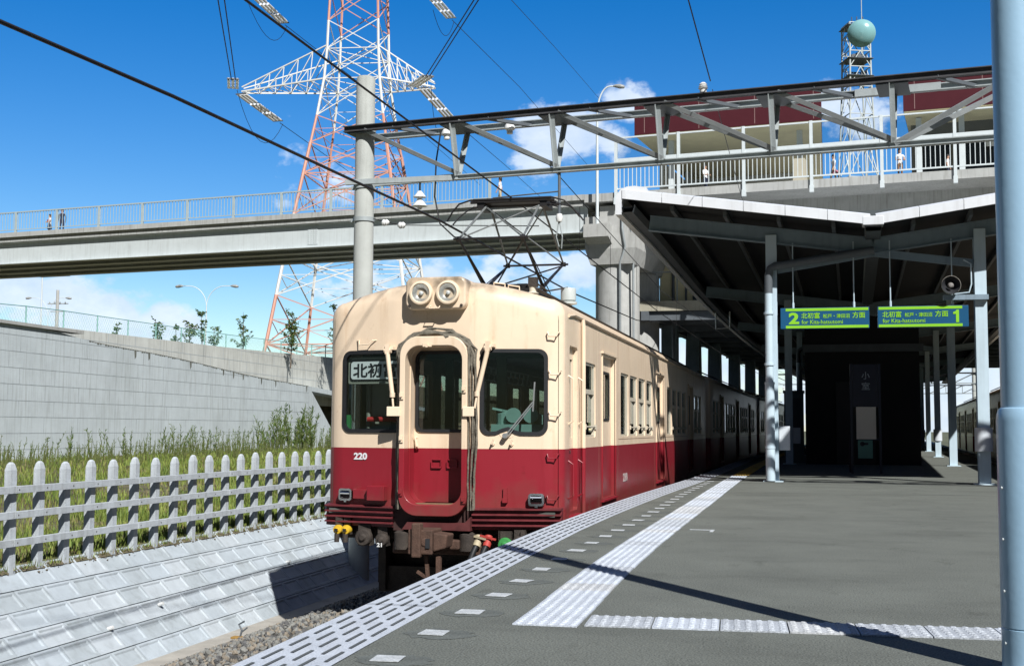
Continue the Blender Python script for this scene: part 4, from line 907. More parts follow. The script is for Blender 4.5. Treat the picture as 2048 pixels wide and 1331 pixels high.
# ================================================================== CATENARY PORTAL
RZ = -math.atan(.13)
def portal(loc, rz, label, group):
    root = thing('catenary_portal', label, 'catenary portal', loc, rz, group)
    pp = mat('pole_concrete', (.40, .42, .40), .85, .10, 2.5, .25, 50, streak=.35)
    for x in (0, 16.92):
        g = MB(); g.tube([(x, 0, -1.9), (x, 0, 6.72), (x, 0, 6.77)], [.172, .158, .14], 28)
        po = obj('pole', g, pp, root, smooth=40)
        for z in (4.35, 5.86, 4.9): g = MB(); g.lathe([(.165, -.035), (.18, -.035), (.18, .035), (.165, .035)], (x, 0, z), 'Z', 28); g.box(x-.23, x-.17, -.03, .03, z-.03, z+.03); obj('pole_band', g, STEEL, po, smooth=40)
    n = 10; px = [1.692*i for i in range(n+1)]; YF, YR, ZT, ZB = -.21, .45, 5.85, 4.96
    g = MB()
    g.ibeam((-.28, YR, ZT), (17.2, YR, ZT), .10, .10, .014); obj('top_chord', g, STEEL, root)
    g = MB(); g.ibeam((-.28, YF, ZT), (17.2, YF, ZT), .09, .10, .014); obj('top_chord', g, mat('chord_dark', (.055, .055, .06), .6, .3, 5, .1, 40), root)
    g = MB()
    g.ibeam((px[1]-.05, .05, ZB), (px[n-1]+.05, .05, ZB), .11, .08, .014)
    for a, b in ((px[1], -.25), (px[n-1], 17.17)):
        for y in (-.2, .2): g.bar((a, .05, ZB+.02*(y > 0)), (b, y, ZB+.02*(y > 0)), .06, .085)
    obj('bottom_chord', g, STEEL, root)
    for i in range(1, n):
        g = MB()
        for y in (YF, YR): g.angle((px[i]-.03, y, ZT-.05), (px[i]-.03, .05+(y > 0)*.03-(y < 0)*.03, ZB+.03), .065, .011, (1, 0, 0))
        obj('post', g, STEEL, root)
    g = MB()
    for i in range(n):
        a, b = (px[i], px[i+1]) if i < n/2 else (px[i+1], px[i])
        for y in (YF, YR): g.angle((a+(.08 if a < b else -.08), y, ZT-.06), (b, .05+(y > 0)*.05-(y < 0)*.05, ZB+.03), .065, .011, (0, 1, .4))
    obj('diagonals', g, mat('diagonal_steel', (.27, .295, .305), .55, .15, 4, .1, 40), root)
    g = MB()
    for i in range(n):
        g.box(px[i]-.22, px[i]+.22, YF-.02, YR+.02, ZT-.075, ZT-.062)
        for t in (.5,): x = px[i]+1.692*t; g.bar((x-.25, YF, ZT-.03), (x+.25, YR, ZT-.03), .06, .05)
    g.box(px[n]-.2, px[n]+.2, YF-.02, YR+.02, ZT-.075, ZT-.062)
    obj('batten_plates', g, STEELD, root)
    g = MB()
    g.box(7.9, 9.1, YR-.075, YR-.056, ZT-.055, ZT+.055); obj('splice_plate', g, STEEL, root)
    for x in (1.35, 2.47):
        g = MB(); g.lathe([(0, .10), (.06, .085), (.085, .04), (.09, 0), (.05, -.03), (.05, -.08)], (x, YR-.12, ZT-.09), 'Z', 14); obj('insulator', g, PORC, root, smooth=50)
    g = MB(); g.lathe([(.05, 0), (.055, .05), (.075, .06), (.045, .075), (.07, .09), (.045, .105), (.06, .12), (.03, .15), (0, .155)], (5.77, YF, ZT+.06), 'Z', 14); obj('insulator', g, PORC, root, smooth=50)
    # drop tube with suspension insulator and steady arm over the left track
    g = MB(); g.tube([(3.42, .05, ZB), (3.42, .05, 4.18)], .024, 8); g.tube([(3.42, .05, 4.62), (2.3, .03, 4.58)], .012, 6); g.tube([(1.0, .05, ZB-.02), (1.0, .05, ZB-.18)], .015, 6)
    obj('drop_tube', g, STEELD, root)
    g = MB(); g.lathe([(.03, -.0), (.11, -.10), (.04, -.11), (.04, -.14), (.13, -.25), (.05, -.26), (.03, -.3), (0, -.3)], (1.0, .05, ZB-.18), 'Z', 16); obj('insulator', g, PORC, root, smooth=40); g = MB(); g.lathe([(.045, -.06), (.06, 0), (.045, .06)], (3.42, .05, 4.2), 'Z', 10); obj('insulator', g, PORC, root, smooth=40)
    g = MB(); g.tube([(3.42, .05, 4.18), (3.37, .05, 3.9), (3.40, .1, 3.75)], .010, 6); g.tube([(3.42, .05, 4.18), (3.47, .05, 3.9), (3.44, .1, 3.72)], .010, 6); obj('steady_arm', g, STEEL, root)
    g = MB()
    for x in (.40, .70):
        g.lathe([(.02, -.07), (.055, -.03), (.05, 0), (.03, .01), (.055, .03), (.02, .07)], (x, 0, 4.33-(x-.17)*.20), 'X', 14)
    ii = obj('strain_insulator', g, PORC, root, smooth=40)
    g = MB(); g.tube([(.17, 0, 4.37), (.40, 0, 4.29), (.70, 0, 4.225), (3.1, .0, 4.08)], .008, 6); obj('pull_off_wire', g, WIRE, root)
    g = MB(); g.tube([(1.3, .2, 5.8), (1.22, .2, 5.3), (1.2, .2, 4.7), (1.3, .2, 4.25), (1.6, 0.1, 4.0), (1.9, 0, 3.9)], .013, 6); obj('feeder_tail', g, WIRE, root)
    return root
pt = portal((-7.17, 19.05, 0), RZ, 'near steel lattice catenary portal on a round concrete pole, spanning above the train', 'catenary portals over the tracks')
dup(pt, (-3.2, 112, 0), -.08, 'catenary portal glimpsed beyond the dark canopy on the right', 'catenary portals over the tracks')
dup(pt, (1.0, 142, 0), -.10, 'farthest catenary portal at the end of the station tracks', 'catenary portals over the tracks')

# wires
def wire(name, pts, r, label, n=6, sag=0):
    if sag:
        a, b = Vector(pts[0]), Vector(pts[1]); pts = [a+(b-a)*t-Vector((0, 0, 4*sag*t*(1-t))) for t in [i/14 for i in range(15)]]
    g = MB(); g.tube(pts, r, n); return solo(name, g, WIRE, label, 'wire', smooth=60)
wire('feeder_cable', [(-4.6, -14, 2.35), (-4.6, 2, 3.07), (-4.6, 6.14, 3.272), (-4.6, 8.15, 3.366), (-4.6, 11.94, 3.475), (-4.6, 15, 3.57), (-4.6, 23.85, 3.622), (-5.2, 38, 4.3), (-6.3, 56.0, 5.75)], .0145, 'thick black feeder cable slanting across the whole picture in front of the pylon')
wire('contact_wire', [(-3.93, -14, 3.97), (-3.95, 8, 4.0), (-3.985, 16.6, 4.10), (-3.96, 34, 4.1), (-3.5, 55, 4.1), (-2.6, 75, 4.1), (-.5, 110, 4.1)], .0105, 'black contact wire running down to the pantograph of the leading coach')
wire('messenger_wire', [(-3.98, 18.6, 5.1), (-3.96, 34, 4.75), (-3.5, 54, 4.95), (-2.6, 75, 4.9), (-.5, 110, 5.0)], .008, 'thin messenger wire leaving the portal toward the station')
wire('line_wire', [(-1.36, 18.0, 6.05), (-1.6, 10.3, 7.1), (-1.9, 2, 8.2)], .009, 'thin dark wire rising from the white insulator on the portal to the top edge')
wire('line_wire', [(-1.36, 18.4, 6.03), (-1.25, 24, 5.5), (-1.1, 40, 5.2)], .006, 'thin wire dropping behind the portal in front of the station')
for y in (21.5, 25, 29, 33, 38, 44): g = MB(); g.tube([(-3.97, y, 4.1), (-3.97, y, 4.9)], .005, 5); solo('dropper_wire', g, WIRE, 'short thin dropper wire hanging between messenger and contact wire above the coach roofs', 'wire', 'dropper wires')

# ================================================================== PLATFORM CANOPY
CAN_Y0, CAN_Y1 = 21.15, 104
eL = lambda y: edgeL(y)-1.06
eR = lambda y: edgeR(y)+1.06
vC = lambda y: (edgeL(y)+edgeR(y))/2
CST = mat('canopy_steel', (.20, .27, .33), .5, .10, 3, .1, 40, streak=.25); CUN = mat('canopy_soffit', (.018, .02, .024), .8, .2, 3); CTOP = mat('canopy_white', (.66, .69, .73), .5, .07, 2, streak=.2)  # soffit colour darkened to stand for the deep shade under the roof
ca = thing('platform_canopy', 'butterfly platform canopy with white front flashing and dark underside on pale steel columns', 'canopy', (vC(22), 22, 0))
ys = frange(CAN_Y0, CAN_Y1, 4.0); ZE, ZV = 5.03, 4.43
g = MB()
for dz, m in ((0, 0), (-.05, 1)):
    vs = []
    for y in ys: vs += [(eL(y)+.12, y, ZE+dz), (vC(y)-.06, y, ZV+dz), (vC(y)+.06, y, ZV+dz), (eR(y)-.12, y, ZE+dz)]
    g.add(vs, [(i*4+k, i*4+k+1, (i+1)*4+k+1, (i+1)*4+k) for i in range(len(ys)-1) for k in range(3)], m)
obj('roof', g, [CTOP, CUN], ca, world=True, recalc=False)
g = MB(); y = CAN_Y0
for a, b, za, zb in ((eL(y)+.12, vC(y)-.04, ZE, ZV), (vC(y)+.04, eR(y)-.12, ZV, ZE)):
    nn = 6
    for i in range(nn):
        x0, x1 = a+(b-a)*i/nn+.004, a+(b-a)*(i+1)/nn-.004; z0, z1 = za+(zb-za)*i/nn, za+(zb-za)*(i+1)/nn
        g.add([(x0, y-.02, z0-.09), (x1, y-.02, z1-.09), (x1, y-.02, z1+.07), (x0, y-.02, z0+.07), (x0, y+.16, z0+.12), (x1, y+.16, z1+.12), (x0, y+.02, z0-.09), (x1, y+.02, z1-.09)], [(0, 1, 2, 3), (3, 2, 5, 4), (0, 6, 7, 1)])
obj('front_flashing', g, CTOP, ca, world=True)
g = MB(); g.box(vC(y)-.17, vC(y)+.17, y-.028, y+.25, ZV-.10, ZV+.05); obj('valley_cap', g, CTOP, ca, world=True, bevel=.01)
for f, s in ((eL, 1), (eR, -1)):      # rolled eaves
    g = MB(); pr = [(.55, .09), (.34, .13), (.20, .12), (.09, .07), (.02, -.02), (0, -.12), (0, -.37), (.11, -.37), (.11, -.14), (.14, -.06), (.21, -.01), (.34, .01), (.55, -.02)]
    vs = [(f(y)+s*u, y, ZE+w) for y in ys for u, w in pr]; n = len(pr)
    g.add(vs, [(i*n+k, i*n+(k+1) % n, (i+1)*n+(k+1) % n, (i+1)*n+k) for i in range(len(ys)-1) for k in range(n)]+[tuple(range(n))])
    obj('eave_fascia', g, CTOP, ca, world=True, smooth=30)
    g = MB(); vs = []
    for y in ys: vs += [(f(y)+s*u, y, ZE+w) for u, w in ((.10, -.36), (.10, -.33), (.30, -.33), (.34, -.22), (.34, -.20), (.30, -.24), (.10, -.24))]
    n = 7; g.add(vs, [(i*n+k, i*n+k+1, (i+1)*n+k+1, (i+1)*n+k) for i in range(len(ys)-1) for k in range(n-1)]); obj('eave_gutter', g, STEELD, ca, world=True)
def roofz(x, y): 
    v = vC(y); t = (v-x)/(v-eL(y)) if x < v else (x-v)/(eR(y)-v); return ZV+(ZE-ZV)*t
for t in (.15, .36, .57, .78):
    for s in (0, 1):
        g = MB()
        for a, b in zip(ys, ys[1:]):
            P = lambda y: ((vC(y)+(eL(y)-vC(y))*t) if not s else (vC(y)+(eR(y)-vC(y))*t), y)
            (xa, ya), (xb, yb) = P(a+.25 if a == ys[0] else a), P(b); g.bar((xa, ya, roofz(xa, ya)-.115), (xb, yb, roofz(xb, yb)-.115), .06, .10)
        obj('purlin', g, STEELD, ca, world=True)
FR = [22.15, 33.6, 45.0, 57, 69, 81, 93]
SLV = mat('column_wrap', (.62, .67, .72), .35, .05, 5)
for i, y in enumerate(FR):
    xl, xr, xm = edgeL(y)+1.56, edgeR(y)-1.57, vC(y); g = MB()
    xe, xf = eL(y)+.45, eR(y)-.45; bz_ = lambda x: roofz(x, y)-.165-.15
    for a, b in ((xe, xm), (xm, xf)):
        nn = 8
        for k in range(nn):
            x0, x1 = a+(b-a)*k/nn, a+(b-a)*(k+1)/nn; g.ibeam((x0, y, bz_(x0)), (x1, y, bz_(x1)), .16, .28, .016)
    obj('rafter_beam', g, CST, ca, world=True)
    g = MB(); g.bar((xl+.1, y, 3.74), (xm, y, 4.0), .10, .13); g.bar((xm, y, 4.0), (xr-.1, y, 3.77), .10, .13); obj('tie_beam', g, CST, ca, world=True)
    for s, x in ((0, xl), (1, xr)):
        g = MB(); h = .095
        zt = bz_(x)-.0
        for dy in (-h, h): g.box(x-h, x+h, *sorted((y+dy, y+dy*.86)), 0, zt)
        g.box(x-.005, x+.005, y-h*.9, y+h*.9, 0.0, zt); g.box(x-.17, x+.17, y-.17, y+.17, -.01, .02)
        c = obj('column', g, PALE, ca, world=False); c.data.transform(Matrix.Translation((-ca.location.x, -ca.location.y, 0)))
        if s and i in (0, 2, 4): g = MB(); g.lathe([(.145, 0), (.145, .40)], (x, y, .56), 'Z', 24); obj('column_wrap', g, SLV, c, world=False, smooth=40).data.transform(Matrix.Translation((-ca.location.x, -ca.location.y, 0)))
        if not s and i in (0, 1, 3):
            g = MB(); g.box(x+.10, x+.29, y-.06, y+.10, .55, .97); obj('junction_box', g, SLV, c, bevel=.008).data.transform(Matrix.Translation((-ca.location.x, -ca.location.y, 0)))
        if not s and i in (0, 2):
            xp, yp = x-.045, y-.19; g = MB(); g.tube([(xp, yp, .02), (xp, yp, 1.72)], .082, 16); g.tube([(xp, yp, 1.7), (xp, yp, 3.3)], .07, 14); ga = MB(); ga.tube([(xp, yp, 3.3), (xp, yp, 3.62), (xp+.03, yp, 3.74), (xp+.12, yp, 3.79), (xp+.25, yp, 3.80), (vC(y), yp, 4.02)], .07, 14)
            obj('drain_arm', ga, STEELD, c, smooth=40).data.transform(Matrix.Translation((-ca.location.x, -ca.location.y, 0)))  # upper run of the pipe coloured darker, canopy shade painted in
            for z in (.6, 1.72, 2.05, 2.95): g.lathe([(.07, -.02), (.089, -.02), (.089, .02), (.07, .02)], (xp, yp, z), 'Z', 16)
            obj('downpipe', g, PALE, c, smooth=40).data.transform(Matrix.Translation((-ca.location.x, -ca.location.y, 0)))
g = MB(); vs = []
for y in ys: vs += [(vC(y)-.14, y, ZV-.06), (vC(y)-.12, y, ZV-.2), (vC(y)+.12, y, ZV-.2), (vC(y)+.14, y, ZV-.06)]
g.add(vs, [(i*4+k, i*4+k+1, (i+1)*4+k+1, (i+1)*4+k) for i in range(len(ys)-1) for k in range(3)]); obj('valley_gutter', g, STEELD, ca, world=True)

# hanging signs, with a faint emission set in their colours
def emit(name, rgb, s):
    m = mat(name, rgb, .4, .04, 4); b = m.node_tree.nodes['Principled BSDF']; b.inputs['Emission Color'].default_value = (*rgb, 1); b.inputs['Emission Strength'].default_value = s; return m
SB = emit('sign_blue', (.006, .075, .17), .02); SG = emit('sign_green', (.22, .52, .025), .05)
def sign(x0, x1, label, num_right):
    y, z0, z1 = 22.02, 2.675, 3.04; t = thing('direction_sign', label, 'sign', ((x0+x1)/2, y, z0), 0, 'signs hanging from the canopy')
    g = MB(); g.box(x0, x1, y, y+.14, z0, z1); p = obj('sign_box', g, SB, t, world=True, bevel=.006)
    g = MB(); a, b = (x0+.09, x1-.015) if not num_right else (x0+.015, x1-.10)
    g.box(a, b, y-.004, y, z1-.055, z1-.008); g.box(a, b, y-.004, y, z0+.008, z0+.055); obj('green_band', g, SG, p, world=True)
    o = a+.05
    if not num_right: obj('numeral', put_text(text_mb('2', .2, .008), o, y-.004, z0+.08, .18, .205), SG, p, world=True, recalc=False); o += .215
    else: n1 = MB(); X1 = b-.15; Z1 = z0+.075; n1.prism([(X1+.045, Z1), (X1+.095, Z1), (X1+.095, Z1+.215), (X1+.055, Z1+.215), (X1+.04, Z1+.19), (X1+.0, Z1+.175), (X1, Z1+.143), (X1+.045, Z1+.143)], 'Y', y-.006, y-.001); obj('numeral', n1, SG, p, world=True); o = a+.06
    obj('lettering', put_text(text_mb('北初富', .16, .0022), o, y-.004, z0+.175, .315, .105), SG, p, world=True, recalc=False)
    obj('lettering', put_text(text_mb('松戸・津田沼', .12, .0015), o+.37, y-.004, z0+.178, .45, .075), SG, p, world=True, recalc=False)
    obj('lettering', put_text(text_mb('方面', .16, .0022), o+.865, y-.004, z0+.175, .215, .105), SG, p, world=True, recalc=False)
    obj('lettering', put_text(text_mb('for Kita-hatsutomi', .1, .001), o+.005, y-.004, z0+.080, .70, .072), SG, p, world=True, recalc=False)
    for x in (x0+.22, x1-.25): g = MB(); g.tube([(x, y+.07, z1-.01), (x, y+.07, 4.2)], .011, 6); g.lathe([(.02, 0), (.02, .1)], (x, y+.07, z1), 'Z', 8); obj('hanger_rod', g, PALE, t, world=True)
sign(-.47, 1.035, 'blue and green sign with a large 2 at its left end', False)
sign(1.175, 2.66, 'blue and green sign with a large 1 at its right end', True)
# horn loudspeaker on a bracket
t = thing('loudspeaker', 'round grey horn loudspeaker on a bracket of the right front column', 'loudspeaker', (2.37, 22.0, 3.2))
g = MB(); g.lathe([(.155, -.16), (.16, -.15), (.10, -.05), (.055, .04), (.05, .12), (.0, .13)], (2.37, 22.0, 3.37), 'Y', 24, cap=False); g.lathe([(.152, -.158), (.09, -.05), (.04, 0), (.0, .0)], (2.37, 22.0, 3.37), 'Y', 24, 1, cap=False); obj('horn', g, [mat('horn_grey', (.40, .38, .34), .5, .1, 6), BLK], t, world=True, smooth=40)
g = MB(); g.lathe([(.05, -.10), (.03, -.13), (0, -.135)], (2.37, 22.0, 3.37), 'Y', 14); obj('driver', g, mat('horn_core', (.22, .21, .2), .5, .1, 6), t, world=True)
g = MB(); g.bar((2.25, 22.0, 3.17), (2.98, 22.0, 3.17), .10, .085); g.bar((2.37, 22.05, 3.2), (2.37, 22.05, 3.32), .03); obj('bracket', g, CST, t, world=True)
g = MB(); g.tube([(2.45, 22.1, 3.24), (2.68, 22.05, 3.26), (2.72, 22.05, 3.4), (2.72, 22.05, 3.75), (2.6, 22.05, 3.82)], .014, 6); obj('conduit', g, PALE, t, world=True)
# hanging height gauge loop, cables under the canopy
g = MB(); g.tube([(-2.9, 40, 4.72), (-2.9, 40, 4.16), (-2.45, 40, 4.18), (-2.45, 40, 4.72)], .03, 8)
solo('hanging_frame', g, PORC, 'small pale U shaped tube frame hanging under the left canopy eave', 'frame')
# station name board on the platform
BY = 27.0
t = thing('name_board', 'tall dark navy station name board with pale poster and green notice on two legs', 'sign board', (1.16, BY, 0))
NAVY = mat('board_navy', (.006, .010, .035), .4, .1, 5)
g = MB()
for x in (.87, 1.45): g.box(x-.025, x+.025, BY-.03, BY+.03, 0, 2.31)
obj('leg', g, NAVY, t, world=True)
g = MB(); g.box(.90, 1.42, BY-.025, BY+.025, 1.40, 2.30); obj('board', g, NAVY, t, world=True)
for ch, z in (('小', 1.98), ('室', 1.76)): obj('lettering', put_text(text_mb(ch, .2, .003), 1.17, BY-.03, z, .17, .16, True), mat('board_letters', (.30, .36, .44), .5, .05, 5), t, world=True, recalc=False)
g = MB(); g.box(.965, 1.365, BY-.045, BY-.027, .72, 1.40); obj('poster', g, mat('poster_paper', (.80, .79, .74), .7, .05, 4), t, world=True)
g = MB(); g.box(.99, 1.29, BY-.04, BY-.02, .32, .70); g.lathe([(.05, -.003), (.05, 0)], (1.08, BY-.041, .62), 'Y', 10, 1); g.box(1.08, 1.2, BY-.044, BY-.04, .60, .645, 1); obj('notice', g, [mat('notice_green', (.10, .28, .26), .5, .1, 4), NAVY], t, world=True)
g = MB(); g.box(.98, 1.44, BY-.02, BY+.02, .70, .74); g.tube([(.83, BY+.05, .02), (.83, BY+.05, .75)], .02, 6); obj('cross_bar', g, NAVY, t, world=True)
# stair enclosure and kiosk deep under the canopy
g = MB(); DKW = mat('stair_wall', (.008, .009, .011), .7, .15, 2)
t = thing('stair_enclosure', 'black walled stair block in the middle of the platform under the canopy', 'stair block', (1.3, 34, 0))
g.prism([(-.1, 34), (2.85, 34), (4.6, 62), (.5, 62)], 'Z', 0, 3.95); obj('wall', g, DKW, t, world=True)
g = MB(); g.box(.7, 1.7, 33.97, 34.0, .0, 2.2); obj('door', g, mat('stair_door', (.02, .02, .025), .5, .1, 3), t, world=True)
g = MB(); g.box(-.15, 2.95, 33.9, 34.02, 3.0, 3.2); obj('beam', g, STEELD, t, world=True)
g = MB(); x, y = -.42, 35.5; g.box(x-.27, x+.27, y, y+.7, .0, 1.95); g.box(x-.30, x+.30, y-.02, y+.72, 1.95, 2.02); 
t = thing('platform_cabinet', 'narrow dim grey green cabinet standing left of the black stair block', 'cabinet', (x, y, 0)); obj('cabinet_body', g, mat('cabinet_dim', (.16, .20, .20), .5, .1, 3), t, world=True, bevel=.01)
g = MB(); g.box(x-.22, x+.22, y-.012, y, .9, 1.8); obj('panel', g, STEELD, t, world=True)
# near pole
t = thing('station_pole', 'glossy pale blue steel pole with thicker sleeve at the right edge, nearest the camera', 'pole', (.788, 4.95, 0))
BLUEP = mat('pole_blue', (.30, .47, .62), .32, .04, 2.5, .05, 30, coat=.3, streak=.12)
g = MB(); g.tube([(.788, 4.95, .0), (.788, 4.95, 5.5)], .083, 40); obj('shaft', g, BLUEP, t, world=True, smooth=40)
g = MB(); g.lathe([(.101, 0), (.101, .17), (.0985, .172), (.0985, .176), (.101, .178), (.101, .94), (.098, .968), (.091, .985), (.083, .99)], (.788, 4.95, 0), 'Z', 40); s_ = obj('sleeve', g, BLUEP, t, world=True, smooth=35)
for z in (.12, .31, .50, .69):
    g = MB(); a = R(205); g.lathe([(.006, -.004), (.005, .003), (0, .004)], (.788+.101*math.cos(a), 4.95+.101*math.sin(a), z), 'X', 8); obj('bolt', g, STEEL, s_, world=True)
g = MB(); g.lathe([(.14, 0), (.14, .012)], (.788, 4.95, 0), 'Z', 28); obj('base_plate', g, STEEL, t, world=True)

# ================================================================== FOOTBRIDGE AND STATION
BR = (-13.15, 51.84, 0)
GIRD = mat('girder_paint', (.56, .61, .62), .5, .06, 1.5, .05, 20, streak=.22); DECKC = mat('deck_concrete', (.42, .43, .42), .85, .12, 1.5, .2, 30, streak=.5); RAILW = mat('rail_paint', (.62, .68, .70), .4, .05, 4)
RAILG = mat('rail_grey', (.40, .47, .48), .45, .08, 4)
br = thing('footbridge', 'long pale steel girder footbridge with concrete deck edge crossing from left to the station', 'bridge', BR, RZ)
g = MB()
for a, b in ((-62, -40), (-40, -18), (-18, 3.9)): g.box(a+.01, b-.01, .0, 5.6, 10.72, 10.96); g.box(a+.01, b-.01, .12, 5.48, 10.48, 10.72)
obj('deck', g, DECKC, br)
for k, y in enumerate((.36, 1.9, 3.4, 4.95)):
    g = MB(); g.box(-62, 3.95, y-.012, y+.012, 9.36, 10.48); g.box(-62, 3.95, y-.22, y+.22, 9.33, 9.36); g.box(-62, 3.95, y-.15, y+.15, 10.45, 10.48)
    if k == 0:
        for x in (-9.9, -9.2): 
            pass
        for x0 in (-9.9, -30.2):
            g.box(x0, x0+.55, y-.03, y-.012, 9.5, 10.35)
            for i in range(4):
                for j in range(9): g.lathe([(.018, -.02), (.018, 0)], (x0+.08+i*.13, y-.03, 9.58+j*.09), 'Y', 5)
    g.box(-33+k*1.0, -31+k*1.0, y-.24, y+.24, 9.305, 9.33) ; g.box(-60+k, -58+k, y-.24, y+.24, 9.305, 9.33)
    obj('girder', g, GIRD, br)
g = MB(); g.tube([(-62, .26, 9.85), (-30.6, .26, 10.22), (-30.35, .26, 10.26), (-30.3, .26, 10.45)], .045, 8)
for x in frange(-60, -32, 3.0): g.bar((x, .26, 9.85+.37*(x+62)/31.4), (x, .36, 9.85+.37*(x+62)/31.4), .04)
obj('drain_pipe', g, RAILW, br, smooth=40)
px0 = (-34.9+13.15)*1.0084; posts = [px0+2.672*k for k in range(-15, 9)]
for x in posts: g = MB(); g.box(x-.055, x+.055, .10, .20, 10.9, 12.03); obj('railing_post', g, RAILG, br)
for a, b in zip(posts, posts[1:]):
    g = MB(); g.box(a, b, .11, .19, 12.0, 12.06); g.box(a+.05, b-.05, .13, .17, 11.09, 11.13); n = 15
    for k in range(1, n): x = a+(b-a)*k/n; g.box(x-.011, x+.011, .14, .16, 11.1, 12.0)
    obj('railing_panel', g, RAILG, br)
# pier
pr = thing('bridge_pier', 'round white concrete pier with a bracketed head where footbridge meets station', 'pier', (BR[0], BR[1], 0), RZ)
g = MB()
for y in (1.15, 4.6): g.lathe([(.95, -1.9), (.95, 7.95)], (5.05, y, 0), 'Z', 36)
obj('column', g, CONC, pr, smooth=40)
g = MB(); g.box(3.95, 6.2, -.05, 5.8, 8.55, 9.95); g.add([(4.15, .1, 7.9), (6.0, .1, 7.9), (6.0, 5.6, 7.9), (4.15, 5.6, 7.9), (3.95, -.05, 8.55), (6.2, -.05, 8.55), (6.2, 5.8, 8.55), (3.95, 5.8, 8.55)], [(0, 3, 2, 1), (0, 1, 5, 4), (1, 2, 6, 5), (2, 3, 7, 6), (3, 0, 4, 7)])
g.box(4.5, 6.2, .3, 5.6, 9.95, 10.45); obj('head', g, CONC, pr)
g = MB(); g.box(4.05, 5.15, -.62, -.05, 9.0, 9.55); g.prism([(-.05, 9.0), (-.62, 9.0), (-.05, 8.75)], 'X', 4.05, 5.15); obj('lamp_bracket', g, CONC, pr)
g = MB(); g.tube([(5.62, -.1, 10.5), (5.62, -.12, 9.4), (5.75, -.12, 8.6), (5.45, .12, 7.95), (5.45, .15, 0)], .05, 8); g.tube([(5.98, -.1, 9.6), (5.98, .3, 7.9), (5.98, .4, 0)], .05, 8); obj('downpipe', g, mat('pipe_grey', (.30, .33, .34), .5, .1, 4), pr, smooth=40)
# lamp on the bridge
def street_lamp(loc, h, arms, label, group, hs_=1.0):
    t = thing('street_lamp', label, 'street lamp', loc, 0, group)
    g = MB(); g.tube([(0, 0, 0), (0, 0, h*.8)], [.07, .05], 10); obj('pole', g, RAILW, t, smooth=40)
    for s, ry in arms:
        c, sn = math.cos(ry), math.sin(ry); L = s; pts = []
        for k in range(9):
            a = R(90*k/8); pts.append((L*.72*(1-math.cos(a))*c, L*.72*(1-math.cos(a))*sn, h*.8+(h*.2)*math.sin(a)))
        pts.append((L*c, L*sn, h*1.0)); g = MB(); g.tube(pts, .035, 8); ar = obj('arm', g, RAILW, t, smooth=40)
        g = MB(); p = Vector(pts[-1]); d = Vector((c, sn, 0))
        g.tube([p-d*.1*hs_, p+d*.08*hs_, p+d*.35*hs_-Vector((0, 0, .03)), p+d*.6*hs_-Vector((0, 0, .06)), p+d*.66*hs_-Vector((0, 0, .06))], [.05*hs_, .11*hs_, .15*hs_, .11*hs_, .03*hs_], 12); obj('lamp_head', g, mat('lamp_head_grey', (.30, .31, .30), .4, .1, 5), ar, smooth=60)
    return t
street_lamp((-8.62, 50.75, 9.55), 5.9, [(.75, 0)], 'single arm street lamp on the pier bracket in front of the clouds', 'street lamps', .66)
# station deck and buildings
st = thing('station_building', 'elevated station with deep maroon roof fascias over a concrete deck, above the tracks', 'station', BR, RZ)
g = MB(); g.box(3.9, 40, .0, 26, 10.60, 10.95); g.box(3.9, 40, 2.2, 26, 9.95, 10.60); obj('deck', g, DECKC, st)
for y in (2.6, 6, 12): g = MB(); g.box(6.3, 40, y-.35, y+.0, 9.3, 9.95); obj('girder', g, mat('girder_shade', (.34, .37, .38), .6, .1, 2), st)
MAR = mat('maroon_panel', (.075, .016, .022), .35, .08, 1.5); BEI = mat('beige_plaster', (.74, .67, .42), .7, .06, 1.5); SEAM = mat('panel_seam', (.25, .16, .15), .5, .1, 5); DG = mat('dark_glazing', (.025, .03, .03), .08, .1, 2)
def roofblk(x0, x1, y0, y1, z0, z1, seams):
    sk = (y1-y0)*.115 if x0 < 10 else 0
    g = MB(); g.prism([(x0, y0), (x1, y0), (x1-sk, y1), (x0, y1)], 'Z', z0+.04, z1); r_ = obj('roof', g, MAR, st)
    g = MB(); g.prism([(x0+.02, y0+.02), (x1-.02, y0+.02), (x1-sk-.02, y1-.02), (x0+.02, y1-.02)], 'Z', z0+.005, z0+.04); obj('soffit', g, BEI, r_)
    g = MB()
    for x in seams: g.box(x-.015, x+.015, y0-.006, y0, z0+.12, z1)
    g.box(x0-.02, x1+.02, y0-.03, y0+.2, z1, z1+.04); obj('roof_trim', g, SEAM, r_)
roofblk(4.49, 13.2, 6, 20, 14.82, 16.3, [4.98, 7.6, 10.2, 12.85])
roofblk(16.72, 36, 6, 20, 14.88, 16.25, [17.2, 20.0, 22.8])
g = MB(); g.box(4.2, 11.0, 17, 17.3, 10.95, 14.82); g.box(4.2, 4.4, 12, 17, 10.95, 14.82); obj('wall', g, mat('pale_wall', (.74, .76, .74), .6, .06, 2), st)
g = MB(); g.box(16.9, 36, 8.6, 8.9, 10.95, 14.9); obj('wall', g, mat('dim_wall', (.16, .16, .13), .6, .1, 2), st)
g = MB(); g.box(17.1, 18.6, 8.55, 8.6, 11.0, 14.2); g.box(18.8, 22.0, 8.55, 8.6, 11.0, 13.9); g.box(22.2, 26, 8.55, 8.6, 11, 13.9); obj('window', g, DG, st)
g = MB(); g.box(20.1, 25, 7.9, 8.1, 13.55, 13.95); obj('white_sign', g, mat('white_board', (.60, .62, .60), .5, .05, 3), st)
for x, y in ((5.9, 7.6), (12.0, 7.6), (10.8, 15), (5.0, 15), (17.3, 7.2), (19.1, 7.2), (21.6, 7.2)): g = MB(); g.box(x-.12, x+.12, y-.12, y+.12, 10.95, 14.85); obj('column', g, RAILW, st)
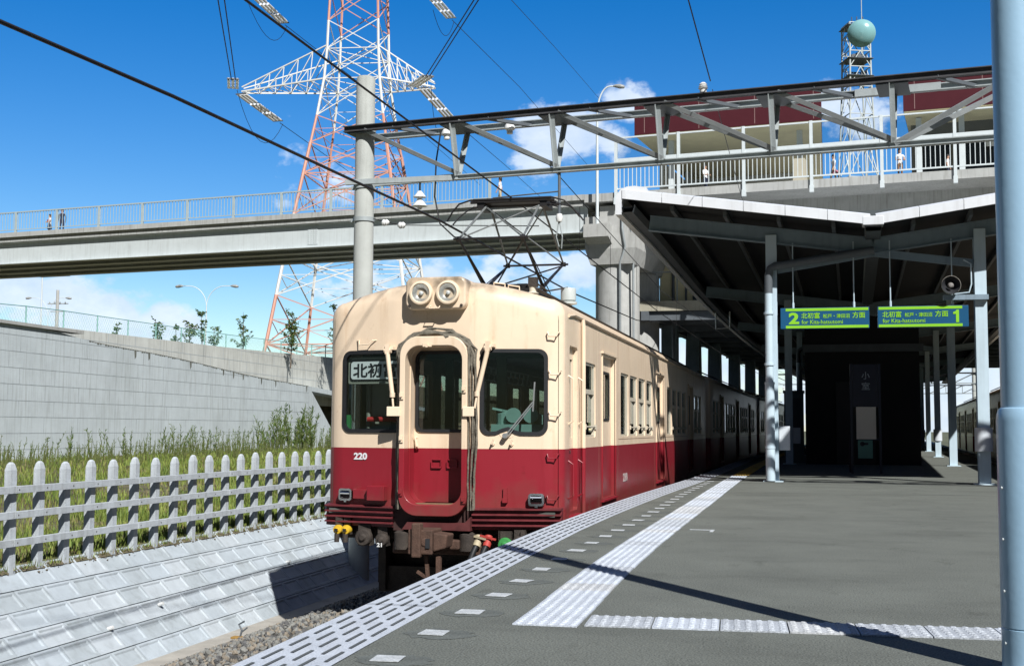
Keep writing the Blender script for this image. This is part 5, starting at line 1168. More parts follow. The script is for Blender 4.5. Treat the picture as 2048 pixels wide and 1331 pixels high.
for a, b in ((5.2, 7.4), (7.6, 10.2)): g = MB(); g.box(a, b, 16.9, 17.0, 11.6, 13.6); obj('window', g, DG, st)
g = MB(); g.prism([(11.75, 10.95), (12.45, 10.95), (12.35, 13.3), (11.85, 13.3)], 'Y', 6.6, 7.2); obj('pillar', g, mat('pillar_beige', (.46, .43, .34), .7, .06, 2), st)
# tall screen fence along the station deck
sc_ = thing('screen_fence', 'tall white screen fence with clear panels above balusters along the station deck', 'fence', BR, RZ)
sx0 = (-5.172+13.15)*1.0084; sp_ = [sx0+2.72*k for k in range(-1, 11)]
SCG = glass_mat('screen_panel', (.93, .95, .96), .35, .05)
for x in sp_: g = MB(); g.box(x-.06, x+.06, -.10, .02, 10.45, 13.33); g.box(x-.08, x+.08, -.13, .05, 10.42, 10.70); obj('post', g, RAILW, sc_)
for a, b in zip(sp_, sp_[1:]):
    g = MB(); g.box(a, b, -.06, .0, 13.25, 13.31); g.box(a, b, -.08, .0, 12.2, 12.38); g.box(a, b, -.06, -.01, 11.05, 11.11); n = 15
    for k in range(1, n): x = a+(b-a)*k/n; g.box(x-.014, x+.014, -.05, -.02, 11.08, 12.2)
    p = obj('fence_panel', g, RAILW, sc_); g = MB(); g.box(a+.06, b-.06, -.035, -.028, 12.38, 13.25); obj('clear_sheet', g, SCG, p)
# lower concourse slab on tapered piers beside the tracks
lc = thing('concourse', 'beige lower concourse wing with railed balcony on tapered dark piers behind the train', 'station wing', (-7, 55, 0))
LX = lambda y: -7.45+.068*(y-55)
RX = lambda y: 12+.1*(y-55)
ys = frange(54.3, 103, 4); g = MB(); vs = []
for y in ys: vs += [(LX(y), y, 6.16), (LX(y), y, 6.6), (RX(y), y, 6.6), (RX(y), y, 6.16)]
n = len(ys)-1; g.add(vs, [(i*4+k, i*4+(k+1) % 4, (i+1)*4+(k+1) % 4, (i+1)*4+k) for i in range(n) for k in range(4)]+[(0, 3, 2, 1), (n*4, n*4+1, n*4+2, n*4+3)])
g2 = MB(); g2.add([(LX(54.3)+.3, 54.32, 6.155), (LX(103)+.3, 102.9, 6.155), (RX(103)-.1, 102.9, 6.155), (RX(54.3)-.1, 54.32, 6.155)], [(0, 1, 2, 3)]); obj('slab_shade_sheet', g2, CUN, lc, world=True)  # dark sheet added below the beige slab, shade put into its colour
obj('floor_slab', g, mat('slab_beige', (.36, .34, .27), .8, .1, 1.5, streak=.4), lc, world=True)
g = MB(); vs = []
for y in ys: vs += [(LX(y)+.25, y, 5.75), (LX(y)+.25, y, 6.16), (LX(y)+.6, y, 6.16), (LX(y)+.6, y, 5.75)]
g.add(vs, [(i*4+k, i*4+(k+1) % 4, (i+1)*4+(k+1) % 4, (i+1)*4+k) for i in range(n) for k in range(4)]+[(0, 3, 2, 1)]); obj('edge_beam', g, STEELD, lc, world=True)
g = MB()
for y in frange(57, 100, 4): g.bar((LX(y), y, 5.95), (RX(y), y, 5.95), .3, .4)
g.bar((LX(54.6), 54.6, 5.95), (RX(54.6), 54.6, 5.95), .3, .4); obj('floor_beams', g, STEELD, lc, world=True)
g = MB(); y0 = 56.2; x0 = LX(y0)+.75
g.add([(x0, y0, 6.6), (10.5, y0, 6.6), (14, 101, 6.6), (LX(101)+.75, 101, 6.6), (x0, y0, 9.94), (10.5, y0, 9.94), (14, 101, 9.94), (LX(101)+.75, 101, 9.94)], [(0, 1, 5, 4), (1, 2, 6, 5), (2, 3, 7, 6), (3, 0, 4, 7), (4, 5, 6, 7)]); obj('wall', g, BEI, lc, world=True)
g = MB(); g.box(x0+1.5, x0+1.9, y0-.05, y0, 6.65, 8.8); g.box(x0+2.2, x0+3.6, y0-.05, y0, 7.0, 8.6); obj('window', g, DG, lc, world=True)
g = MB(); g.tube([(x0+.62, y0-.1, 9.9), (x0+.62, y0-.1, 2)], .07, 8); g.tube([(x0+1.2, y0-.05, 9.9), (x0+1.2, y0-.05, 6.6)], .05, 8); obj('downpipe', g, STEELD, lc, world=True)
g = MB(); xa = LX(54.4)+.05
for x in frange(xa, xa+9, .9): g.bar((x, 54.4, 6.6), (x, 54.4, 7.9), .05)
for y in frange(54.4, 60, .9): g.bar((LX(y)+.05, y, 6.6), (LX(y)+.05, y, 7.9), .05)
for z in (7.9,): g.bar((xa, 54.4, z), (xa+9, 54.4, z), .05); g.bar((xa, 54.4, z), (LX(60)+.05, 60, z), .05)
obj('balcony_rail', g, mat('balcony_steel', (.22, .25, .26), .5, .1, 4), lc, world=True)
PD = mat('pier_dark', (.15, .19, .21), .7, .12, 2, .2, 20, streak=.3)
for side in (0, 1):
    for k, y in enumerate((58.2, 65.2, 73, 82, 91, 100)):
        x = LX(y)+.85 if not side else RX(y)-.8; g = MB()
        if k == 0 and not side: g.box(x-.38, x+.38, y-.35, y+.35, -1.8, 5.95)
        else: g.prism([(y-1.5, -1.8), (y+1.5, -1.8), (y+1.1, 3.0), (y+.55, 5.95), (y-.55, 5.95), (y-1.1, 3.0)], 'X', x-.35, x+.35)
        obj('tapered_pier', g, PD, lc, world=True)
        if k: g = MB(); g.bar((x-.1, y+.9, 5.9), (x-.1, y+3.6, -1.0), .18, .22); obj('raking_strut', g, STEELD, lc, world=True)

# ================================================================== PYLON, RADIO TOWER, FAR THINGS
PWH = mat('pylon_white', (.70, .71, .69), .5, .06, 2); POR = mat('pylon_orange', (.60, .31, .235), .55, .08, 2)
PYL = (-47.08, 122.76, 4.0)
py = thing('transmission_tower', 'tall red and white lattice power pylon rising behind the footbridge', 'pylon', PYL, R(7.5))
HT = [(4, 8.3), (9.1, 7.4), (18.4, 6.05), (27.2, 4.64), (37.9, 3.0), (46.3, 2.63), (56, 2.2), (66, 1.2)]
hs = lambda z: interp(HT, z)
LV = [4, 9.3, 14.4, 18.6, 23.0, 27.4, 30.8, 33.8, 37.9, 41.2, 44.3, 47.6, 51, 54, 58, 62, 66]
def pcol(z): return 1 if (z < 14.4 or 22.9 <= z < 33.8 or 44.3 <= z < 54) else 0
def corner(i, z): s = hs(z); return Vector(((-s, -s), (s, -s), (s, s), (-s, s))[i]+(0,))+Vector((0, 0, z-4.0))
for i in range(4):
    g = MB()
    for a, b in zip(LV, LV[1:]): g.tube([corner(i, a), corner(i, b)], .18 if a < 28 else .14, 6, pcol((a+b)/2))
    obj('leg', g, [PWH, POR], py)
g = MB()
for a, b in zip(LV, LV[1:]):
    c = pcol((a+b)/2); w = .11 if a < 28 else .085
    for i in range(4):
        j = (i+1) % 4; A, B, D, E_ = corner(i, a), corner(j, a), corner(i, b), corner(j, b); m0 = (A+B)/2; m1 = (D+E_)/2; X_ = (A+E_)/2
        g.bar(A, E_, w, mi=c); g.bar(B, D, w, mi=c)
        if a in (4, 9.3, 18.6, 27.4, 37.9, 41.2, 51): g.bar(A, B, w, mi=c)
        if a < 34:
            q = (A+D)/2; r_ = (B+E_)/2; X_ = (A+B+D+E_)/4
            g.bar(q, (A+X_*1)/2*1.0+Vector((0, 0, 0)), w*.6, mi=c); g.bar(q, X_, w*.6, mi=c); g.bar(r_, X_, w*.6, mi=c); g.bar(r_, (B+X_)/2, w*.6, mi=c)
    if a in (9.3, 18.6, 27.4, 37.9, 41.2):
        g.bar(corner(0, a), corner(2, a), w*.8, mi=c); g.bar(corner(1, a), corner(3, a), w*.8, mi=c)
obj('lattice_bracing', g, [PWH, POR], py)
def arm(L, zb, zt, zt_tip, col):
    g = MB(); s = 1 if L > 0 else -1; tip = Vector((L, 0, zt_tip-4)); wv = .10; n = 6
    for sy in (-1, 1):
        a0 = Vector((s*hs(zb), sy*hs(zb), zb-4)); t0 = Vector((s*hs(zt), sy*hs(zt), zt-4)); tb = tip+Vector((0, sy*.35, -.15)); tt = tip+Vector((0, sy*.3, .35))
        g.bar(a0, tb, .15, mi=col); g.bar(t0, tt, .12, mi=col)
        for k in range(1, n):
            p, q = a0.lerp(tb, k/n), t0.lerp(tt, k/n); g.bar(p, q, wv*.8, mi=col)
            if k < n: g.bar(t0.lerp(tt, (k-1)/n), p, wv*.8, mi=col)
    a0 = Vector((s*hs(zb), -hs(zb), zb-4)); a1 = Vector((s*hs(zb), hs(zb), zb-4)); t1, t2 = tip+Vector((0, -.35, -.15)), tip+Vector((0, .35, -.15))
    for k in range(n):
        p0, p1, q0, q1 = a0.lerp(t1, k/n), a0.lerp(t1, (k+1)/n), a1.lerp(t2, k/n), a1.lerp(t2, (k+1)/n); g.bar(p0, q1, wv*.7, mi=col); g.bar(p1, q0, wv*.7, mi=col); g.bar(p1, q1, wv*.7, mi=col)
    return obj('cross_arm', g, [PWH, POR], py)
arm(-12.9, 37.9, 41.6, 37.6, 0); arm(8.4, 37.9, 41.4, 37.6, 0)
arm(-11.5, 49.5, 52.8, 49.5, 1); arm(8.0, 49.5, 52.8, 49.5, 1); arm(-10.0, 60, 63, 60, 0); arm(7.0, 60, 63, 60, 0)
INS = mat('insulator_white', (.84, .85, .85), .3, .04, 5)
def istring(a, b, k=3):
    a, b = Vector(a), Vector(b); d = (b-a).normalized(); sd = d.cross(Vector((0, 0, 1))).normalized(); g = MB()
    for j in range(k):
        o = sd*(j-(k-1)/2)*.42
        for q in range(3):
            p0, p1 = a+(b-a)*(q/3+.02)+o, a+(b-a)*((q+1)/3-.03)+o; g.tube([p0, p1], .15, 8); g.tube([p1, p1+d*.10], .10, 8, 1)
    g.bar(a-sd*.6, a+sd*.6, .12, mi=1); g.bar(b-sd*.6, b+sd*.6, .12, mi=1)
    obj('insulator_string', g, [INS, STEELD], py, world=True)
istring((-58.613, 118.140, 36.401), (-58.570, 127.489, 35.786)); istring((-38.779, 119.861, 36.313), (-38.951, 130.183, 35.782), 3)
istring((-58.074, 115.189, 36.208), (-54.887, 108.822, 35.164), 3); istring((-39.481, 118.664, 36.238), (-35.565, 111.458, 34.988), 3)
istring((-57.275, 117.598, 47.175), (-57.756, 126.788, 46.955)); istring((-38.039, 119.245, 46.213), (-38.639, 129.361, 46.958))
def cond(pts, r, label): wire('power_line', pts, r, label, 5)
def loop(a, b, c, label):
    a, b, c = Vector(a), Vector(b), Vector(c); pts = [(a*(1-t)**2+b*2*t*(1-t)+c*t*t) for t in [i/10 for i in range(11)]]; cond(pts, .03, label)
loop((-59.023, 118.006, 36.825), (-58.485, 122.926, 28.596), (-58.019, 127.649, 35.447), 'hanging jumper loop below the left arm of the pylon')
loop((-57.856, 117.518, 46.426), (-56.986, 122.318, 40.689), (-57.427, 126.895, 46.615), 'hanging jumper loop at the top left of the pylon')
loop((-37.963, 120.033, 36.630), (-39.138, 125.492, 29.369), (-38.681, 130.271, 35.503), 'hanging jumper loop below the right arm of the pylon')
loop((-37.656, 119.480, 44.444), (-37.925, 124.829, 41.281), (-38.316, 129.475, 46.511), 'hanging jumper loop at the top right of the pylon')
cond([(-55.032, 108.794, 35.064), (-42.749, 82.019, 32.861), (-33.698, 61.481, 33.187)], .05, 'outer power line rising from the left pylon arm to the top edge')
cond([(-54.648, 108.887, 35.066), (-42.274, 82.134, 32.863), (-33.143, 61.616, 33.190)], .05, 'inner power line rising from the left pylon arm to the top edge')
cond([(-35.754, 111.412, 34.987), (-24.063, 86.543, 32.962), (-13.427, 66.389, 33.297)], .05, 'outer power line rising from the right pylon arm to the top edge')
cond([(-35.424, 111.496, 34.940), (-23.734, 86.622, 32.964), (-13.149, 66.456, 33.298)], .05, 'inner power line rising from the right pylon arm to the top edge')
cond([(-38.532, 129.404, 46.734), (-42.939, 181.452, 53.623), (-46.785, 262.668, 58.871)], .04, 'power line descending from the upper right insulators toward the clouds')
cond([(-28.051, 113.670, 42.983), (-31.648, 153.476, 50.531), (-36.962, 223.514, 61.997)], .032, 'faint power line crossing open sky right of the pylon')
cond([(-57.648, 126.833, 46.728), (-64.300, 186.738, 51.818), (-72.459, 266.966, 56.331)], .04, 'power line passing from the upper left insulators behind the pylon')
cond([(-58.351, 127.560, 35.559), (-65.122, 166.985, 38.265), (-79.773, 245.554, 43.841)], .04, 'power line passing from the lower left insulators behind the pylon')
cond([(-38.789, 130.236, 35.615), (-45.359, 181.830, 41.627), (-53.878, 261.745, 48.946)], .04, 'power line descending from the lower right insulators behind the portal')
# radio tower
RT = (6.3, 156.4, -1.5)
rt = thing('radio_tower', 'pale lattice radio tower with a large green round dish behind the station roofs', 'radio tower', RT, R(20))
RTM = mat('radio_tower_paint', (.50, .55, .55), .5, .08, 2); hz = lambda z: interp([(-1.5, 3.6), (36.6, 1.62), (44.5, 1.36), (51.6, 1.3)], z)
LZ = [-1.5, 5, 11, 17, 22.5, 27.5, 32, 36, 40, 43.5, 46, 48, 50, 51.6]
c4 = lambda i, z: Vector(((-1, -1), (1, -1), (1, 1), (-1, 1))[i]+(0,))*hz(z)+Vector((0, 0, z+1.5))
for i in range(4): g = MB(); g.tube([c4(i, z) for z in LZ], .11, 6); obj('leg', g, RTM, rt)
g = MB()
for a, b in zip(LZ, LZ[1:]):
    for i in range(4):
        j = (i+1) % 4; m = (c4(i, b)+c4(j, b))/2; g.bar(c4(i, a), m, .09); g.bar(c4(j, a), m, .09); g.bar(c4(i, b), c4(j, b), .10)
obj('lattice_bracing', g, RTM, rt)
for z in (44.8, 47, 51.2): g = MB(); g.box(-hz(z)-.3, hz(z)+.3, -hz(z)-.3, hz(z)+.3, z+1.5, z+1.56); obj('service_platform', g, STEELD, rt)
g = MB()
for k in range(14): x, y = random.uniform(-1.1, 1.1), random.uniform(-1.1, 1.1); z = random.choice((44.9, 47.1)); g.box(x-.2, x+.2, y-.2, y+.2, z+1.5, z+1.5+random.uniform(.4, 1))
for k in range(5): x, y = random.uniform(-1.4, 1.4), random.uniform(-1.4, 1.4); g.tube([(x, y, 52.5), (x, y, 54)], .06, 6)
obj('tower_equipment', g, STEELD, rt)
g = MB(); g.tube([(.8, 0, 52.6), (.8, 0, 60)], .05, 6); obj('antenna_mast', g, RTM, rt)
g = MB(); c = Vector((6.720, 150.141, 48.562)); d = (Vector((-3, 0, 20))-c).normalized(); a = d.cross(Vector((0, 0, 1))).normalized(); b = a.cross(d)
prof = [(1.60, -.5), (1.66, 0.0), (1.60, .05), (1.45, .25), (1.15, .48), (.8, .64), (.4, .74), (0.02, .78)]; n = 32; vs = []
for r_, h_ in prof: vs += [c+d*h_+a*r_*math.cos(6.2832*k/n)+b*r_*math.sin(6.2832*k/n) for k in range(n)]
g.add(vs, [(i*n+k, i*n+(k+1) % n, (i+1)*n+(k+1) % n, (i+1)*n+k) for i in range(len(prof)-1) for k in range(n)]+[tuple(range(n))])
obj('dish', g, mat('dish_green', (.22, .44, .46), .25, .04, 2, coat=.4), rt, world=True, smooth=50)
# street lamps and poles on the embankment road
street_lamp((-53.569, 102.006, 4.200), 9.6, [(2.3, R(10)), (2.3, R(190))], 'double armed street lamp standing above the wall among saplings', 'street lamps')
street_lamp((-90.607, 132.049, 4.200), 12.4, [(2.2, R(12)), (2.2, R(192))], 'farther double armed street lamp at the left, beside the utility pole', 'street lamps')
street_lamp((-51.816, 74.713, 4.200), 9.5, [(1.5, R(185))], 'slim street lamp pole at the far left whose head is hidden by the footbridge', 'street lamps')
p = (-74.613, 110.257, 4.200); t = thing('utility_pole', 'grey concrete utility pole with crossarms beside the far left street lamps', 'utility pole', p)
g = MB(); g.tube([(0, 0, 0), (0, 0, 10.6)], [.22, .15], 10); obj('pole', g, CONC, t, smooth=40); g = MB(); g.bar((-1.1, 0, 9.2), (1.1, .2, 9.2), .12); g.bar((-.8, 0, 8.4), (.8, .2, 8.4), .10)
for x in (-.9, -.3, .3, .9): g.lathe([(.05, 0), (.07, .08), (.03, .18)], (x, 0, 9.25), 'Z', 8)
obj('cross_arm', g, STEEL, t)

# ---------------------------------------------------------------- plants
def leafmat(name, rgb):
    m = mat(name, rgb, .6, .3, 3); t = m.node_tree; b = t.nodes['Principled BSDF']; o = [n for n in t.nodes if n.type == 'OUTPUT_MATERIAL'][0]
    tr = t.nodes.new('ShaderNodeBsdfTranslucent'); x = t.nodes.new('ShaderNodeMixShader'); x.inputs[0].default_value = .5
    t.links.new(b.inputs['Base Color'].links[0].from_socket, tr.inputs['Color']); t.links.new(b.outputs[0], x.inputs[1]); t.links.new(tr.outputs[0], x.inputs[2]); t.links.new(x.outputs[0], o.inputs['Surface']); return m
LEAF = [leafmat('leaf_mid', (.12, .20, .04)), leafmat('leaf_dark', (.065, .125, .026)), leafmat('leaf_light', (.20, .25, .06))]
BARK = mat('bark', (.12, .09, .065), .9, .2, 9)
def leaf(g, p, L, w, d, mi, rnd):
    d = d.normalized(); s = d.cross(Vector((rnd.uniform(-1, 1), rnd.uniform(-1, 1), rnd.uniform(-.3, 1)))).normalized(); m = p+d*L*.5-Vector((0, 0, L*.05))
    g.add([p, m+s*w/2, p+d*L-Vector((0, 0, L*.22)), m-s*w/2], [(0, 1, 2, 3)], mi)
def sapling(p, h, w, dens, seed, label):
    rnd = random.Random(seed); p = Vector(p); t = thing('sapling', label, 'young tree', p, 0, 'saplings along the embankment')
    g = MB(); f = MB(); top = Vector((rnd.uniform(-.1, .1), 0, h)); g.tube([(0, 0, 0), (top.x*.4, 0, h*.5), tuple(top)], [.03, .02, .006], 6)
    for k in range(int(9*dens)+5):
        z = h*rnd.uniform(.28, .97); a = rnd.uniform(0, 6.28); L = w*rnd.uniform(.3, 1.0)*(1.15-z/h*.75); b0 = Vector((top.x*z/h, 0, z)); b1 = b0+Vector((math.cos(a)*L, math.sin(a)*L, L*rnd.uniform(.5, 1.3)))
        g.tube([b0, b1], [.012, .005], 4)
        for q in range(int(rnd.uniform(9, 17))):
            c = b0.lerp(b1, rnd.uniform(.25, 1.08)); leaf(f, c, rnd.uniform(.08, .16), rnd.uniform(.045, .08), Vector((rnd.uniform(-1, 1), rnd.uniform(-1, 1), rnd.uniform(-.4, .7))), rnd.choice((0, 0, 1, 1, 2)), rnd)
    obj('trunk', g, BARK, t); obj('foliage', f, LEAF, t, recalc=False)
for i, (p, h, w, dn, lb) in enumerate([
    ((-23.753, 41.471, 3.600), 1.21, .42, 1.8, 'leafy low sapling leftmost of the group on the wall, left of the street lamp'),
    ((-23.580, 42.540, 3.600), 1.16, .22, .9, 'thin upright sapling between the leftmost bush and the street lamp'),
    ((-23.587, 43.565, 3.600), 1.34, .55, 1.5, 'round bushy sapling just left of the double armed street lamp'),
    ((-23.793, 45.055, 3.600), 1.91, .5, 1.5, 'taller sapling directly behind the double armed street lamp'),
    ((-23.578, 45.620, 3.600), 1.40, .5, 1.2, 'low spreading sapling just right of the double armed street lamp'),
    ((-23.752, 48.658, 3.600), 2.28, .55, 2.2, 'slender leafy sapling alone against open sky left of the pylon foot'),
    ((-22.986, 51.923, 3.600), 2.47, .72, 5.5, 'densest young tree, in front of the orange foot of the pylon'),
    ((-22.204, 55.192, 3.600), 3.32, .55, 1.6, 'tall thin sapling partly hidden by the left roof corner of the coach'),
    ((-24.169, 39.318, 3.600), 1.04, .25, .5, 'tiny sapling standing by itself on the long wall at the left')]): sapling(p, h, w, dn, 40+i, lb)
# low grass on the bank
rnd = random.Random(11); g = MB()
def bankz(x): return interp([(-22, -.05), (-21.5, -.06), (-15, -.3), (-11, -.5), (-8.5, -.55), (-8.06, -.56)], x)
for i in range(80000):
    u = rnd.random(); x = -8.2-13.2*u**1.5; y = rnd.uniform(9.5, 26) if u < .35 else rnd.uniform(11, 58); 
    patch = noise.noise(Vector((x*.5, y*.5, 3)))
    if x > -8.75 and rnd.random() < .35: continue
    h = rnd.uniform(.05, .15)*(1+.7*patch)*(1.0 if x > -10 else 1.35); w = rnd.uniform(.004, .009)*(1+.05*max(0, y-12)); a = rnd.uniform(0, 6.28)
    b = Vector((x, y, bankz(x)-.01)); l = Vector((math.cos(a), math.sin(a), 0))*h*rnd.uniform(.1, .7); s = Vector((-math.sin(a), math.cos(a), 0))*w
    mi = rnd.choice((0, 0, 1, 2)) if patch > -.05 else rnd.choice((0, 2, 2, 3))
    g.add([b-s, b+s, b+s*.6+l*.5+Vector((0, 0, h*.7)), b-s*.6+l*.5+Vector((0, 0, h*.7)), b+l+Vector((0, 0, h))], [(0, 1, 2, 3), (3, 2, 4)], mi)
for i in range(3200):
    x = -8.02+abs(rnd.gauss(0, .032)); y = rnd.uniform(9, 30); s = rnd.uniform(.005, .015); z = -.565-max(0, x+8.0)*.9
    e = Matrix.Rotation(rnd.uniform(0, 6.3), 3, 'Z'); g.add([e @ Vector((p.x*s*1.3, p.y*s, p.z*s*.7))+Vector((x, y, z)) for p in iv], iff, 4)
for i in range(2500):
    x = -8.02+abs(rnd.gauss(0, .045)); y = rnd.uniform(9, 30); h = rnd.uniform(.03, .10); a = rnd.uniform(0, 6.28); b = Vector((x, y, -.575)); l = Vector((math.cos(a), math.sin(a), 0))*h*.6; s = Vector((-math.sin(a), math.cos(a), 0))*.005
    g.add([b-s, b+s, b+l+Vector((0, 0, h))], [(0, 1, 2)], rnd.choice((0, 1, 2, 3)))
stuff('bank_grass', g, [mat('grass_green', (.15, .20, .035), .7, .25, 2), mat('grass_deep', (.09, .15, .025), .7, .25, 2), mat('grass_yellow', (.19, .23, .045), .7, .2, 2), mat('grass_dry', (.20, .165, .075), .8, .2, 2), mat('soil_clod', (.15, .125, .09), .95, .3, 9)],
      'rough yellow green grass on the bank behind the picket fence', 'grass', recalc=False)
# tall weeds along the wall foot
g = MB(); rnd = random.Random(23); tall = [(19.0, 1.75, 34), (17.2, 1.3, 9), (22, 1.05, 16), (14.5, .95, 12), (12.6, .85, 14), (10, 1.0, 18), (8.5, .9, 14), (6.2, .8, 10), (3.8, .95, 9), (1.8, .75, 8), (.4, .8, 7), (25, .9, 20), (27.5, .8, 14), (-2, .8, 7)]
def weed(x, y, h, lean, thick=1):
    a = rnd.uniform(0, 6.28); la = rnd.choice((1, 1, 1, -1)); top = Vector((x+math.cos(a)*h*.12, y+la*lean*h, bankz(x)+h)); b = Vector((x, y, bankz(x))); m = b.lerp(top, .5)+Vector((0, -la*lean*h*.12, h*.06))
    g.tube([b, m, top], [.012, .009, .004], 4, 3)
    for k in range(int(12+h*16)):
        t = rnd.uniform(.08, 1.0); p = (b.lerp(m, t*2) if t < .5 else m.lerp(top, t*2-1)); L = h*rnd.uniform(.12, .27)*(1.1-t*.5)
        leaf(g, p, L, L*.15, Vector((rnd.uniform(-1, 1), rnd.uniform(-1, 1), rnd.uniform(.7, 2.6))), rnd.choice((0, 0, 1, 2)), rnd)
for t, h, n in tall:
    for k in range(int(n*1.5)): tt = t+rnd.gauss(0, .65); q = W0+WD*tt; weed(q.x+rnd.uniform(.35, 1.9), q.y+rnd.uniform(-.2, .2), h*rnd.uniform(.55, 1.08), rnd.choice((.05, .1, .2, .5)))
for k in range(900): tt = rnd.uniform(-6, 34); q = W0+WD*tt; weed(q.x+rnd.uniform(.25, 3.5), q.y, rnd.uniform(.22, .52)*(1+.5*max(0, noise.noise(Vector((tt*.45, 2, 5))))), rnd.uniform(.02, .3))
for k in range(70): x, y = rnd.uniform(-12, -8.4), rnd.uniform(10, 40); weed(x, y, rnd.uniform(.15, .32), rnd.uniform(.02, .3))
stuff('tall_weeds', g, LEAF+[mat('weed_stem', (.10, .11, .035), .8, .2, 5)], 'tall ragged green weeds growing along the foot of the concrete wall', 'weeds', recalc=False)
# odd thing on the ballast
t = thing('marker_plate', 'small rusty yellow plate with a bent wire lying on the ballast by the slope', 'marker plate', (-6.5, 13.4, -1.56))
g = MB(); g.box(-.10, .12, -.05, .05, 0, .025); obj('plate', g, mat('plate_ochre', (.34, .20, .05), .7, .3, 12), t, bevel=.004)
g = MB(); g.tube([(0, 0, .02), (.02, 0, .10), (-.03, .02, .16), (.04, .02, .20)], .012, 6); g.tube([(.02, 0, .08), (.08, .02, .13)], .01, 5); obj('bent_wire', g, STEELD, t)

# ---------------------------------------------------------------- people on the footbridge and station deck
SKIN = mat('skin', (.48, .28, .19), .5, .05, 5); HAIR = mat('hair_black', (.012, .010, .010), .5, .1, 9)
def person(lx, ly, face, h, shirt, trous, label, sleeve=.55, skirt=False, arms='walk', cap=None, bag=None):
    """figure standing on the bridge deck; lx, ly in the bridge's own frame"""
    m = Matrix.Translation(BR) @ Matrix.Rotation(RZ, 4, 'Z'); w = m @ Vector((lx, ly, 10.96))
    t = thing('person', label, 'person', w, RZ+face, 'people on the footbridge'); k = h/1.7; st_ = .16 if arms == 'walk' else .05
    V = [(0, 0, .93), (0, 0, 1.12), (0, 0, 1.33), (0, .01, 1.44), (0, 0, 1.50), (0, -.015, 1.60), (0, -.015, 1.70)]
    rad = [(.135, .10), (.12, .09), (.155, .10), (.10, .08), (.05, .05), (.078, .092), (.066, .078)]; E = [(0, 1), (1, 2), (2, 3), (3, 4), (4, 5), (5, 6)]
    def ch(pts, rs, par):
        for p, r_ in zip(pts, rs): V.append(p); rad.append((r_, r_)); E.append((par, len(V)-1)); par = len(V)-1
        return par
    for s, fw in ((-1, st_), (1, -st_)):
        ch([(s*.09, -fw*.05, .86), (s*.095, -fw*.55-.02, .50), (s*.095, -fw, .09), (s*.10, -fw-.13, .035)], (.085, .058, .042, .036), 0)
        if arms == 'front': ap = [(s*.19, 0, 1.38), (s*.23, -.06, 1.12), (s*.12, -.27, 1.10), (s*.07, -.33, 1.12)]
        else: ap = [(s*.19, 0, 1.38), (s*.235, fw*.25+.02, 1.12), (s*.25, fw*.55-.06, .90), (s*.25, fw*.6-.09, .83)]
        ch(ap, (.062, .046, .036, .03), 2)
        hand = len(V)-1; hp = V[hand]
        for q in range(5):
            o = (q-2)*.017; d = -.02 if q else 0
            ch([(hp[0]+s*.01, hp[1]+o, hp[2]-.05+abs(q-2)*.006)], (.009,), hand); ch([(hp[0]-s*.008, hp[1]+o-.01, hp[2]-.088+abs(q-2)*.01)], (.007,), len(V)-1)
    me = bpy.data.meshes.new('body'); me.from_pydata([tuple(c*k for c in p) for p in V], E, []); o = bpy.data.objects.new('b', me); COL.objects.link(o)
    sk = o.modifiers.new('skin', 'SKIN'); sk.use_smooth_shade = True; o.modifiers.new('sub', 'SUBSURF').levels = 1
    for i, r_ in enumerate(rad): o.data.skin_vertices[0].data[i].radius = (r_[0]*k, r_[1]*k)
    o.data.skin_vertices[0].data[0].use_root = True
    dg = bpy.context.evaluated_depsgraph_get(); b = bpy.data.meshes.new_from_object(o.evaluated_get(dg)); bpy.data.objects.remove(o)
    for mm in (SKIN, shirt, trous, HAIR): b.materials.append(mm)
    for f in b.polygons:
        c = f.center/k; arm_ = abs(c.x) > .185 or (c.y < -.13 and c.z > .95)
        if c.z < .075: mi = 3
        elif arm_ and c.z > .8: mi = 1 if (c.z > 1.42-.3*sleeve and c.y > -.15) or sleeve > .9 else 0
        elif c.z < .96: mi = 2
        elif c.z < 1.45: mi = 1
        else: mi = 0
        f.material_index = mi; f.use_smooth = True
    obj('body', b, None, t)
    g = MB(); n = 14; prof = [(.093, 1.60), (.098, 1.66), (.085, 1.735), (.045, 1.775), (0.001, 1.785)]
    vs = [(r_*k*math.cos(6.2832*i/n), (.012+r_*1.12*math.sin(6.2832*i/n))*k, (z-(0.0 if math.sin(6.2832*i/n) > -.3 else -.065*(z < 1.64)))*k) for r_, z in prof for i in range(n)]
    g.add(vs, [(a*n+i, a*n+(i+1) % n, (a+1)*n+(i+1) % n, (a+1)*n+i) for a in range(4) for i in range(n)]); g.box(-.07*k, .07*k, .05*k, .10*k, 1.53*k, 1.66*k); obj('hair', g, cap or HAIR, t, smooth=60)
    g = MB(); g.add([(0, -.118*k, 1.60*k), (-.014*k, -.10*k, 1.585*k), (.014*k, -.10*k, 1.585*k), (0, -.10*k, 1.63*k)], [(0, 1, 2), (0, 2, 3), (0, 3, 1)])
    for s in (-1, 1): g.box(s*.03*k-.011*k, s*.03*k+.011*k, -.108*k, -.098*k, 1.625*k, 1.637*k, 1); g.box(s*.082*k-.008*k, s*.082*k+.008*k, -.02*k, .015*k, 1.59*k, 1.645*k)
    g.box(-.022*k, .022*k, -.106*k, -.098*k, 1.555*k, 1.563*k, 2); obj('face', g, [SKIN, HAIR, mat('lips', (.35, .12, .10), .5, .1, 5)], t)
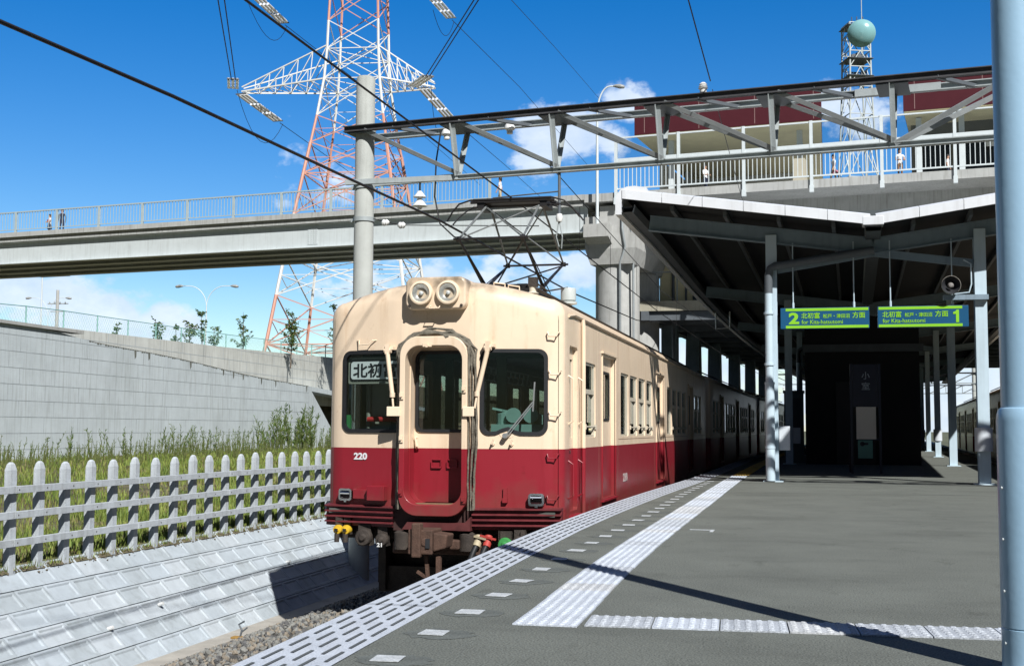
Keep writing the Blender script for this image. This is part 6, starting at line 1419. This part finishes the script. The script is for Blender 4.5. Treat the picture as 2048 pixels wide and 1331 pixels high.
    if skirt: g = MB(); g.lathe([(.13*k, 1.0*k), (.17*k, .8*k), (.20*k, .55*k), (.19*k, .55*k), (.12*k, .99*k)], (0, 0, 0), 'Z', 18); obj('skirt', g, trous, t, smooth=50)
    if bag: g = MB(); g.box(.24*k, .33*k, -.16*k, .12*k, .55*k, .80*k); g.tube([(.28*k, -.1*k, .8*k), (.28*k, -.03*k, .9*k), (.28*k, .05*k, .8*k)], .01, 6); obj('handbag', g, bag, t, bevel=.01)
    return t
CW = mat('cloth_white', (.72, .73, .74), .8, .05, 9); CNAVY = mat('cloth_navy', (.02, .028, .06), .8, .1, 9); CBR = mat('cloth_brown', (.22, .12, .06), .8, .1, 9); CPK = mat('cloth_pink', (.55, .20, .24), .8, .1, 9); CBE = mat('cloth_beige', (.42, .36, .24), .8, .1, 9); CRD = mat('cloth_red', (.50, .04, .05), .8, .1, 9)
LXb = lambda X: (X+13.15)*1.0084
p_ = person(LXb(-39.2), 1.5, R(-35), 1.10, CW, CNAVY, 'girl in a white top with red patches and dark skirt, left part of footbridge', .5, True, 'front')
g = MB(); g.box(-.09, .09, -.12, -.085, .75, .85); obj('shirt_print', g, CRD, p_, bevel=.01)
person(LXb(-38.4), 1.5, R(25), 1.34, CNAVY, CNAVY, 'tall person in a dark suit beside a girl at the left of footbridge', 1.0, False, 'stand')
person(LXb(-13.7), 1.4, R(-80), 1.28, CW, CBE, 'person in a white shirt and pale trousers walking above the pantograph', .6, False, 'walk')
person(LXb(-4.4), 1.6, R(60), 1.22, CW, CNAVY, 'person in a white shirt with arms held forward below the left maroon roof', .9, False, 'front')
person(LXb(.9), 1.6, R(-60), 1.25, CW, CBE, 'person in white with a pink bag near the right end of left maroon roof', .5, False, 'walk', bag=CPK)
person(LXb(3.5), 1.6, R(20), 1.30, CW, CBR, 'person in a white top and brown trousers in front of the radio tower foot', .4, False, 'front')
person(LXb(5.3), 2.2, R(80), 1.05, CW, CNAVY, 'short person in pale top half hidden below the right maroon roof', .7, False, 'stand')
for o in bpy.data.objects:
    if o.parent is None and o.type == 'MESH' and 'kind' not in o and 'category' not in o: o['kind'] = 'structure'
